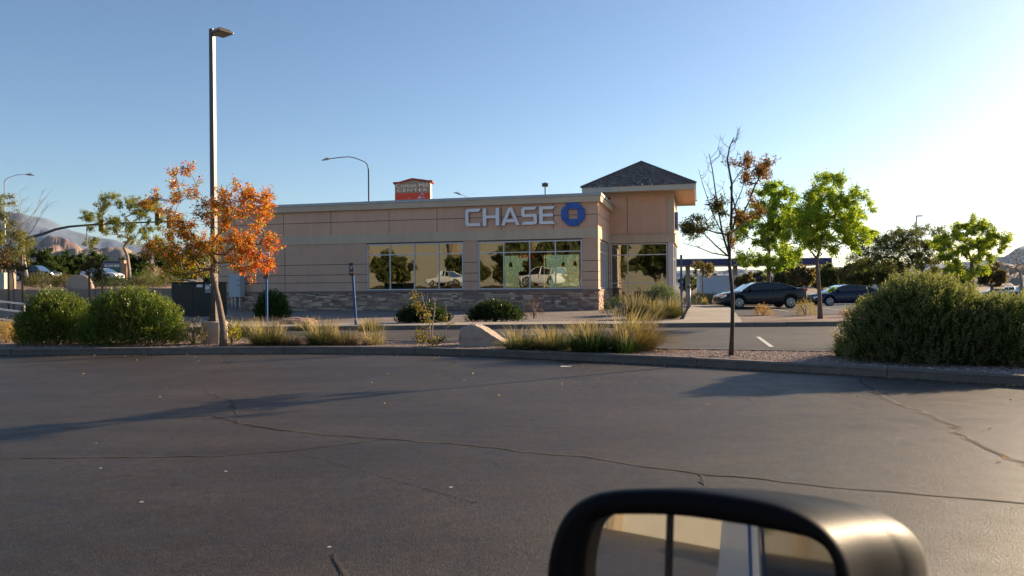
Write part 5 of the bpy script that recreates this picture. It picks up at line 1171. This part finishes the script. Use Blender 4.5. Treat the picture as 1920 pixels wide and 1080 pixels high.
# left middle distance
Y = 70; b = gat(P(243, 530, Y).x, Y)
tree('locust_tree', 'airy green tree with a pale trunk on the raised bed at left', 'tree', b, [(242, 505), (239, 480), (232, 465)],
     [(180, 410, 28, 14, 9), (205, 380, 26, 14, 8), (250, 385, 34, 18, 12), (215, 430, 40, 22, 16), (270, 415, 38, 24, 16), (175, 450, 18, 8, 4), (260, 455, 45, 14, 9), (285, 390, 22, 18, 7)],
     Y, leaf=(.2, .07), per=150, tints=[(.16,.19,.035),(.22,.24,.04),(.12,.15,.03),(.28,.24,.05)], tr=.17, bark=M_barkl, twl=.65, seed=31, depthr=1.8)
Y = 58; b = gat(P(2, 530, Y).x, Y)
tree('sparse_tree', 'sparse yellow green tree with bare branches at the left edge', 'tree', b, [(2, 500), (3, 470)],
     [(5, 440, 30, 34, 26), (30, 462, 24, 22, 20), (-20, 400, 25, 40, 12), (10, 390, 14, 30, 7), (10, 480, 40, 16, 16)], Y, leaf=(.19, .07), per=80, tints=[(.22,.22,.04),(.16,.17,.04),(.12,.12,.05)], tr=.13, bark=M_barkl, twl=.6, seed=32, depthr=1.6)
tr_ = bpy.data.objects['sparse_tree']; mb = MB(); rr = random.Random(8)
for k in range(16):
    a = P(rr.uniform(-5, 20), rr.uniform(440, 485), Y); e = P(rr.uniform(5, 95), rr.uniform(345, 440), Y)+Vector((0, rr.uniform(-1.5, 1.5), 0)); m_ = a.lerp(e, .5)+Vector((.25, 0, -.35)); mb.tube([a, m_, e], [.035, .022, .008], 4, False)
    for _ in range(4): q = m_.lerp(e, rr.random()); mb.tube([q, q+Vector((rr.uniform(-.2, .7), rr.uniform(-.3, .3), rr.uniform(.2, .7)))], [.012, .005], 3, False)
obj('bare_branches', mb, M_barkl, tr_)
# staked saplings
BRN = [(.15,.08,.035),(.10,.07,.03),(.08,.07,.025)]
Y = 40
for (px, lobes, lb, sd) in ((26, [(20, 497, 30, 16, 20), (5, 480, 25, 12, 10)], 'brown leaved sapling tied between two stakes at the far left', 41), (178, [(172, 505, 13, 16, 16), (184, 515, 8, 10, 8)], 'brown leaved sapling between two stakes in front of the store sign', 42)):
    b = gat(P(px, 590, Y).x, Y); tree('sapling', lb, 'tree', b, [(px, 560), (px, 525)], lobes, Y, leaf=(.11, .05), per=60, tints=BRN, tr=.03, twl=.25, seed=sd, depthr=.5)
for px, yt_, lb in ((15.5, 490, 'leftmost dark tree stake'), (41.5, 478, 'taller sunlit tree stake right of the leftmost sapling'), (167, 510, 'short dark tree stake left of the store sign'), (191.5, 493, 'tree stake directly left of the store sign')):
    p = P(px, yt_, Y); mb = MB(); mb.tube([(p.x, Y, h(p.x, Y)-.05), (p.x, Y, p.z)], .05, 8); tag(obj('tree_stake', mb, mat('stake_wood', (.20, .11, .06), .9, .2, 8), smooth=True), lb, 'stake', 'wooden tree stakes')
# shrubs on the raised bed at left
SG = [(.16,.13,.06),(.12,.12,.05),(.09,.10,.04)]
for i, (px, Y, w_, hh, tn, lb) in enumerate(((78, 56, 1.3, 1.15, SG, 'rounded brown green shrub on the raised bed below the pickup'), (122, 57, 1.0, .9, SG, 'smaller shrub right of the one below the pickup'), (60, 64, .8, .7, SG, 'low shrub left on the raised bed'), (180, 58, 1.1, .8, DK, 'low green shrub below the white sedan'), (215, 56, 1.2, .8, DK, 'dark green shrub below the store sign'), (268, 66, 1.5, 1.1, GREEN, 'green shrub right of the pale trunked tree'), (290, 70, 1.5, 1.5, [(.30,.24,.15),(.24,.19,.12)], 'pale dry rounded shrub right of the pale trunked tree'), (310, 60, 1.3, .7, SG, 'low shrub above the end of the tan wall'), (270, 56, 1.3, .6, SG, 'low brownish shrub above the tan wall'))):
    bush('shrub', lb, 'shrub', gat(P(px, 540, Y).x, Y), w_*.8, w_*.8, hh, 3500, (.10, .03), tn, 50+i, group='shrubs on the raised bed at left')
rock('boulder', 'tan boulder with a sunlit right side on the raised bed at left', gat(P(152, 540, 54).x, 54, -.1), (1.7, 1.0, .95), 3, M_rock)
rock('boulder', 'small rock at the foot of the pale trunked tree', gat(P(256, 540, 66).x, 66, -.1), (1.6, 1.0, .8), 5, M_redrock)
mb = MB(); x_ = P(5, 500, 56).x; g_ = h(x_, 56); mb.box((x_-.5, 56, g_), (x_+.1, 56.5, P(5, 511, 56).z)); tag(obj('utility_box', mb, mat('pale_green', (.36,.40,.34), .6), bev=.02), 'pale green utility box at the left edge beside the stakes', 'utility box')
mb = MB(); x_ = P(20.5, 500, 57).x; mb.box((x_-.3, 57, g_), (x_+.2, 57.3, P(5, 506, 57).z)); tag(obj('utility_box', mb, M_rock, bev=.02), 'tan pedestal box between the first two tree stakes', 'utility box')
# hedge etc beyond bollard
Y = 58; HG = [(.14,.16,.10),(.10,.12,.07),(.18,.19,.13)]
bush('hedge', 'long clipped grey green hedge beyond the bollard', 'hedge', gat(P(1305, 540, Y).x, Y), .95, .7, 1.0, 6000, (.08, .025), HG, 61); 
bush('hedge', 'right half of the clipped hedge next to the thin tree trunk', 'hedge', gat(P(1333, 540, Y-.5).x, Y-.5), .75, .7, .85, 5000, (.08, .025), HG, 62)
tuft('grass_clump', 'small grass clump in front of the hedge', 'grass', gat(P(1321, 540, 52).x, 52, .0), .42, .65, 350, [(.22,.20,.07),(.12,.14,.05)], .02, 63)
tuft('grass_clump', 'yellowish weeds at the nose of the charcoal sedan', 'grass', gat(P(1352, 540, 44).x, 44, .0), .35, .5, 250, [(.25,.22,.04),(.18,.2,.04)], .02, 64)
mb = MB(); 
for a, b_ in ((1285, 1300), (1300, 1352)):
    p, q = P(a, 560, 54), P(b_, 560, 54); mb.box((p.x, 54, h(p.x, 54)-.1), (q.x-.02, 54.3, h(p.x, 54)+.16))
o = obj('kerb', mb, M_kerb); tag(o, kind='structure')
bush('shrub', 'reddish low shrub in the gravel island right of the thin tree', 'shrub', G(1431, 592, .16), .36, .3, .42, 1800, (.045, .014), [(.34,.14,.07),(.26,.18,.07),(.30,.22,.08)], 65, up=.5, group='small shrubs in the gravel island')
bush('shrub', 'yellowish twiggy shrub in the gravel island before the charcoal sedan', 'shrub', G(1511, 592, .16), .42, .35, .62, 2200, (.045, .014), [(.32,.22,.09),(.22,.18,.07)], 66, up=.7, group='small shrubs in the gravel island')
bush('shrub', 'tiny pinkish shrub in the gravel island left of the big bush', 'shrub', G(1586, 594, .16), .3, .3, .22, 900, (.04, .012), [(.34,.14,.12),(.2,.12,.08)], 67, group='small shrubs in the gravel island')
# bank wall plantings
DG = [(.018,.035,.012),(.03,.05,.015)]
bush('shrub', 'upright dark green shrub behind the left blue post against the bank', 'shrub', bed(511, 598, .08), .72, .6, 1.1, 12000, (.09, .03), [(.03,.06,.015),(.05,.08,.02)], 71, up=1.2)
bush('shrub', 'low dark spreading shrub behind the rose under the left bank window', 'shrub', bed(793, 607, .08), .9, .7, .6, 14000, (.08, .028), DG, 72, lumps=.25)
bush('shrub', 'low dark domed shrub under the right bank window', 'shrub', bed(928, 603, .08), 1.0, .7, .64, 14000, (.08, .028), DG, 73, lumps=.2)
bush('shrub', 'thin purplish twiggy shrub right of the dark domed shrub', 'shrub', bed(1001, 597, .08), .42, .4, .95, 1500, (.05, .012), [(.10,.05,.06),(.07,.05,.045)], 74, up=1.3)
bush('shrub', 'silvery green shrub below the tower window', 'shrub', bed(1240, 588, .12), .85, .7, 1.25, 12000, (.08, .028), [(.14,.17,.12),(.09,.12,.08)], 75)
bush('shrub', 'dark green shrub at the inner corner of bank and tower', 'shrub', bed(1160, 590, .1), .8, .6, .75, 4000, (.06, .02), DG+[(.07,.10,.03)], 76)
for i, (px, py, r_, hh, n, lb) in enumerate(((1193, 597, .8, .95, 1200, 'yellow green grass clump left in the bed below the tower'), (1228, 597, .75, .7, 900, 'grass clump between two others in the bed below the tower'), (1257, 595, .75, .8, 1100, 'rounded golden grass clump at the right end of the bed below the tower'))):
    tuft('grass_clump', lb, 'grass', bed(px, py, .12), r_, hh, n, [(.26,.23,.05),(.17,.17,.04),(.10,.12,.03)], .014, 80+i, group='grass clumps below the tower')
rock('rock', 'tan rock left of the grass clumps below the tower', bed(1165, 592, .05), (.75, .5, .5), 12, M_rock, cat='rock'); rock('rock', 'grey rock between the grass clumps below the tower', bed(1224, 590, .05), (.7, .5, .5), 13, M_rock, cat='rock')
# ------------------------------------------------------------------ foreground bed
BG = [(.05,.09,.018),(.07,.115,.022),(.033,.063,.013),(.09,.125,.026)]
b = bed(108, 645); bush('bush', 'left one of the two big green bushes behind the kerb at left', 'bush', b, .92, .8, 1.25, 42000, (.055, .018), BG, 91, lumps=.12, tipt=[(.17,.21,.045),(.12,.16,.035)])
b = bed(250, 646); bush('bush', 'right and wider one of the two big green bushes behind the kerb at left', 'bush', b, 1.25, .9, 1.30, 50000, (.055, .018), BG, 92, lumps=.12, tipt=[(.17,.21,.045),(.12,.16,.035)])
b = bed(12, 642); bush('bush', 'dry golden bush at the far left edge', 'bush', b, .42, .4, .52, 6000, (.045, .010), [(.42,.30,.12),(.34,.24,.10)], 93, up=1)
b = bed(362, 646); bush('bush', 'greyish twiggy bush between the green bush and the concrete pole base', 'bush', b, .38, .3, .52, 3500, (.045, .010), [(.22,.19,.12),(.16,.15,.08),(.28,.24,.16)], 94, up=1.1)
b = bed(434, 646); bush('bush', 'small yellow leaved plant right of the concrete pole base', 'bush', b, .16, .15, .48, 500, (.06, .03), [(.42,.28,.03),(.3,.3,.04),(.16,.18,.04)], 95, up=.8)
YG = [(.20,.20,.075),(.12,.14,.05),(.26,.22,.11),(.05,.075,.03),(.09,.12,.05)]
DR = [(.42,.34,.20),(.50,.42,.28),(.30,.24,.14)]
for i, (px, py, r_, hh, n, tn, wd_, lb) in enumerate((
    (503, 646, .62, .62, 1500, YG, .007, 'bright grass clump in front of the upright blue post'),
    (460, 632, .55, .5, 900, YG[1:], .007, 'dim grass clump right of the pole base'),
    (606, 646, .62, .62, 1500, YG, .007, 'bright grass clump midway between the two blue posts'),
    (700, 646, .42, .52, 500, DR, .006, 'pale dry grass clump right of the leaning blue post'),
    (648, 646, .5, .36, 700, [(.20,.13,.09),(.26,.19,.13)], .006, 'brown dead grass clump between two brighter clumps'),
    (545, 647, .4, .3, 500, [(.20,.13,.09),(.30,.22,.13)], .006, 'brown dead grass right of the first bright clump'),
    (693, 622, .5, .42, 1100, [(.08,.10,.04),(.12,.13,.06)], .008, 'dark round grass clump behind the leaning blue post'),
    (570, 620, .5, .35, 700, [(.10,.11,.05),(.14,.14,.07)], .008, 'dim grass clump behind the bright ones'),
    (975, 655, .5, .48, 700, [(.10,.16,.03),(.18,.22,.05),(.35,.30,.14)], .010, 'thin green grass clump right of the boulder'),
    (1035, 655, .62, .50, 1500, [(.11,.13,.05),(.16,.17,.07),(.22,.2,.1)], .007, 'soft dull grass mound right of the boulder clump'),
    (1105, 660, .55, .62, 1500, [(.06,.12,.02),(.10,.16,.03),(.14,.2,.04)], .012, 'dense dark green grass clump in the middle of the strip'),
    (1172, 662, .3, .48, 450, [(.10,.18,.03),(.16,.24,.04)], .012, 'small fresh green clump in front of the tall tan grass'),
    )):
    tuft('grass_clump', lb, 'grass', bed(px, py), r_*1.15, hh*.95, int(n*1.1), tn, wd_*.9, 100+i, group='grass clumps in the planting bed')
tuft('tall_grass', 'tall tan ornamental grass leaning to the right in the strip', 'grass', bed(1187, 656), .85, .80, 1900, [(.34,.24,.10),(.42,.31,.14),(.22,.17,.07),(.28,.24,.07),(.12,.12,.05)], .0085, 120, lx=.25, curl=.8)
tuft('grass_clump', 'spiky dark green grass at the left foot of the big bush', 'grass', bed(1590, 668), .4, .48, 700, [(.05,.08,.03),(.10,.13,.05)], .010, 121)
rock('boulder', 'angular pale tan boulder behind the kerb in the middle', bed(901, 652, .06), (1.1, .8, .60), 21, M_rock, rz=.1, rough=.3, cuts=[(.62,-.15,.77,.42),(-1,-.1,.1,.72),(-.1,-1,.25,.62),(0,0,1,.62)])
rock('rock', 'low purplish rock behind the bright grass clumps', bed(560, 612, .05), (1.1, .6, .34), 22, M_redrock, cat='rock')
for px, py, sc_, lb in ((955, 651, .16, 'small white stone right of the boulder'), (972, 657, .12, 'tiny white stone on the kerb side of the thin grass')): rock('stone', lb, bed(px, py, .1), (sc_, sc_, sc_*.7), int(px), M_white, cat='stone')
# rose plant with canes
b = bed(806, 649); root = thing('rose_bush', b, 'straggly rose with bare canes and pink blooms behind the kerb', 'rose'); s = b.y/F
mb = MB(); cane = lambda pts, r_: mb.tube([P(x, y, b.y+dy) for x, y, dy in pts], [r_*(1-.5*i/(len(pts)-1)) for i in range(len(pts))], 6, False)
cane([(810, 648, 0), (811, 610, 0), (815, 580, 0), (815, 560, 0)], .018); cane([(815, 566, 0), (811, 558, 0)], .008); cane([(815, 566, 0), (819, 559, 0)], .008)
cane([(806, 648, 0), (806, 600, .05), (797, 577, .05), (793, 560, 0), (790, 548, 0)], .012); cane([(813, 600, 0), (826, 604, 0), (836, 618, -.05), (838, 600, 0), (836, 575, 0), (838, 568, 0)], .010)
cane([(836, 618, 0), (842, 610, 0), (848, 605, 0)], .006); cane([(836, 620, 0), (830, 635, 0), (820, 646, 0)], .009); cane([(797, 577, .05), (801, 560, 0), (802, 548, 0)], .006)
obj('cane', mb, mat('cane_wood', (.38,.30,.24), .8, .15), root, smooth=True)
rng = np.random.default_rng(77); C = []; 
for px, py, rx, ry, n in ((779, 555, 9, 12, 120), (783, 572, 9, 8, 90), (790, 580, 10, 8, 100), (800, 590, 9, 9, 110), (803, 603, 7, 9, 70), (790, 628, 16, 16, 300), (822, 638, 14, 10, 200), (835, 595, 8, 8, 50), (845, 608, 6, 4, 25), (805, 640, 22, 9, 200)):
    for k in range(n): C.append(tuple(P(px+rng.normal()*rx*.5, py+rng.normal()*ry*.5, b.y+rng.normal()*.1)-b))
leaves('foliage', C, rng.normal(size=(len(C), 3))+np.array([0, 0, .1]), .045, .03, pal(rng, len(C), [(.16,.15,.03),(.26,.2,.04),(.10,.10,.03),(.07,.09,.03),(.22,.12,.05)]), M_leaf, root, rng)
mb = MB()
for px, py in ((809, 579), (788, 596)):
    p = P(px, py, b.y-.05)
    for k in range(14):
        d = Vector((rr.gauss(0, 1), rr.gauss(0, 1), rr.gauss(0, 1))).normalized(); q = p+d*.018; e = d.orthogonal().normalized()*.022; f2 = d.cross(e); mb.add([q-e, q+f2+d*.01, q+e, q-f2+d*.01], [(0,1,2,3)])
obj('bloom', mb, mat('petal_pink', (.65,.28,.32), .6), root)
# big dark bushes at right
BD = [(.03,.062,.014),(.045,.082,.02),(.024,.048,.012),(.06,.10,.026)]
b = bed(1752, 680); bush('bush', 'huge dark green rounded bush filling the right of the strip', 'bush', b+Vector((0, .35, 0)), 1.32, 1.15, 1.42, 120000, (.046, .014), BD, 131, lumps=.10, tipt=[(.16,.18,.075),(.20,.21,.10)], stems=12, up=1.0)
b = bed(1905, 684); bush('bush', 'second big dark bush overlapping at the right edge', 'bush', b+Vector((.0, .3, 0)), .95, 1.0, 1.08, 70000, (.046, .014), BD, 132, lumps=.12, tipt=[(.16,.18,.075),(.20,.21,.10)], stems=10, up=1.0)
# loose gravel stones near the camera
rng = np.random.default_rng(9); V = []; T = []
def inpoly(x, y):
    # between front and back kerb lines
    def yat(tab, x): return interp(tab, x)
    return yat(FR, x)+.19 < y < yat(BK, x)-.16
pts = []
while len(pts) < 26000:
    x = rng.uniform(-12, 10.5); y = rng.uniform(8, 24)
    if inpoly(x, y) and (x > 1 or rng.random() < .35): pts.append((x, y))
pts = np.array(pts); n = len(pts); r_ = rng.uniform(.008, .024, n)
base6 = np.array([(1,0,0),(0,1,0),(-1,0,0),(0,-1,0),(0,0,.7),(0,0,-.7)])
jit = 1+rng.uniform(-.35, .35, (n, 6, 1)); V = base6[None]*jit*r_[:, None, None]; a = rng.uniform(0, 6.28, n); ca, sa = np.cos(a), np.sin(a)
V = np.stack([V[..., 0]*ca[:, None]-V[..., 1]*sa[:, None], V[..., 0]*sa[:, None]+V[..., 1]*ca[:, None], V[..., 2]], -1)
V += np.concatenate([pts, (.115+r_*.3)[:, None]], 1)[:, None, :]
fi = np.array([(0,1,4),(1,2,4),(2,3,4),(3,0,4)]); idx = (np.arange(n)[:, None, None]*6+fi[None]).reshape(-1)
me = bpy.data.meshes.new('gravel_stones'); me.vertices.add(n*6); me.vertices.foreach_set('co', V.ravel()); me.loops.add(len(idx)); me.polygons.add(len(idx)//3)
me.loops.foreach_set('vertex_index', idx.astype(np.int32)); me.polygons.foreach_set('loop_start', np.arange(0, len(idx), 3, dtype=np.int32)); me.update(calc_edges=True)
cc = pal(rng, n, [(.40,.29,.24),(.30,.22,.19),(.5,.40,.34),(.24,.17,.15),(.36,.24,.2)], .2); att = me.color_attributes.new('tint', 'FLOAT_COLOR', 'POINT')
att.data.foreach_set('color', np.repeat(np.concatenate([cc, np.ones((n, 1))], 1), 6, axis=0).astype(np.float32).ravel()); me.materials.append(mat('pebble', (1,1,1), .9, .1, 20, tint=True))
o = link('gravel_stones', me); tag(o, kind='stuff')
# litter
rng = np.random.default_rng(19); n = 700; t = rng.uniform(0, 1, n); X = np.interp(t, np.linspace(0, 1, len(FR)-4), [p[0] for p in FR[1:-3]]); Yk = np.interp(t, np.linspace(0, 1, len(FR)-4), [p[1] for p in FR[1:-3]])
Dd = rng.exponential(.10, n)+.03; far_ = rng.random(n) < .12; Dd[far_] = rng.uniform(.3, 7, far_.sum()); C = np.stack([X, Yk-Dd, np.full(n, .012)], 1); D = rng.normal(size=(n, 3)); D[:, 2] = np.abs(D[:, 2])*.12
o = leaves('leaf_litter', C, D, .045, .018, pal(rng, n, [(.25,.15,.07),(.35,.24,.11),(.16,.09,.05),(.40,.32,.2)], .3), M_leaf, None, rng); tag(o, kind='stuff')
p = G(1061, 689); mb = MB(); mb.add([(p.x-.10, p.y-.03, .012), (p.x+.09, p.y-.05, .014), (p.x+.11, p.y+.04, .035), (p.x+.0, p.y+.07, .02), (p.x-.08, p.y+.05, .03)], [(0,1,2,3,4)]); tag(obj('paper_scrap', mb, mat('paper', (.6,.56,.48), .8)), 'crumpled pale paper scrap lying on the asphalt near the kerb', 'litter')
mb = MB(); rr = random.Random(5)
for px, py in ((150, 732), (188, 880), (423, 886), (265, 944), (617, 1029), (790, 722), (912, 806), (180, 833), (845, 916)):
    p = G(px, py); a = rr.uniform(.006, .016); mb.add([(p.x-a, p.y-a*.5, .009), (p.x+a, p.y-a*.4, .009), (p.x+a*.7, p.y+a*.6, .012), (p.x-a*.5, p.y+a*.5, .011)], [(0,1,2,3)])
o = obj('litter_specks', mb, mat('paper')); tag(o, kind='stuff')
# ------------------------------------------------------------------ haze
mb = MB(); mb.box((-14000, -5000, -60), (14000, 13000, 1060)); hz = obj('haze', mb, None or mat('hz_tmp'), at=(0, 0, -60)); tag(hz, kind='stuff')
m = bpy.data.materials.new('haze_air'); m.use_nodes = True; n = m.node_tree.nodes; L = m.node_tree.links; n.remove(n['Principled BSDF'])
pv = n.new('ShaderNodeVolumePrincipled'); pv.inputs['Density'].default_value = 1.2e-5; pv.inputs['Color'].default_value = (.62, .82, 1, 1); pv.inputs['Anisotropy'].default_value = .3
L.new(pv.outputs[0], n['Material Output'].inputs['Volume']); hz.data.materials.clear(); hz.data.materials.append(m)
bpy.data.materials.remove(bpy.data.materials['hz_tmp'])
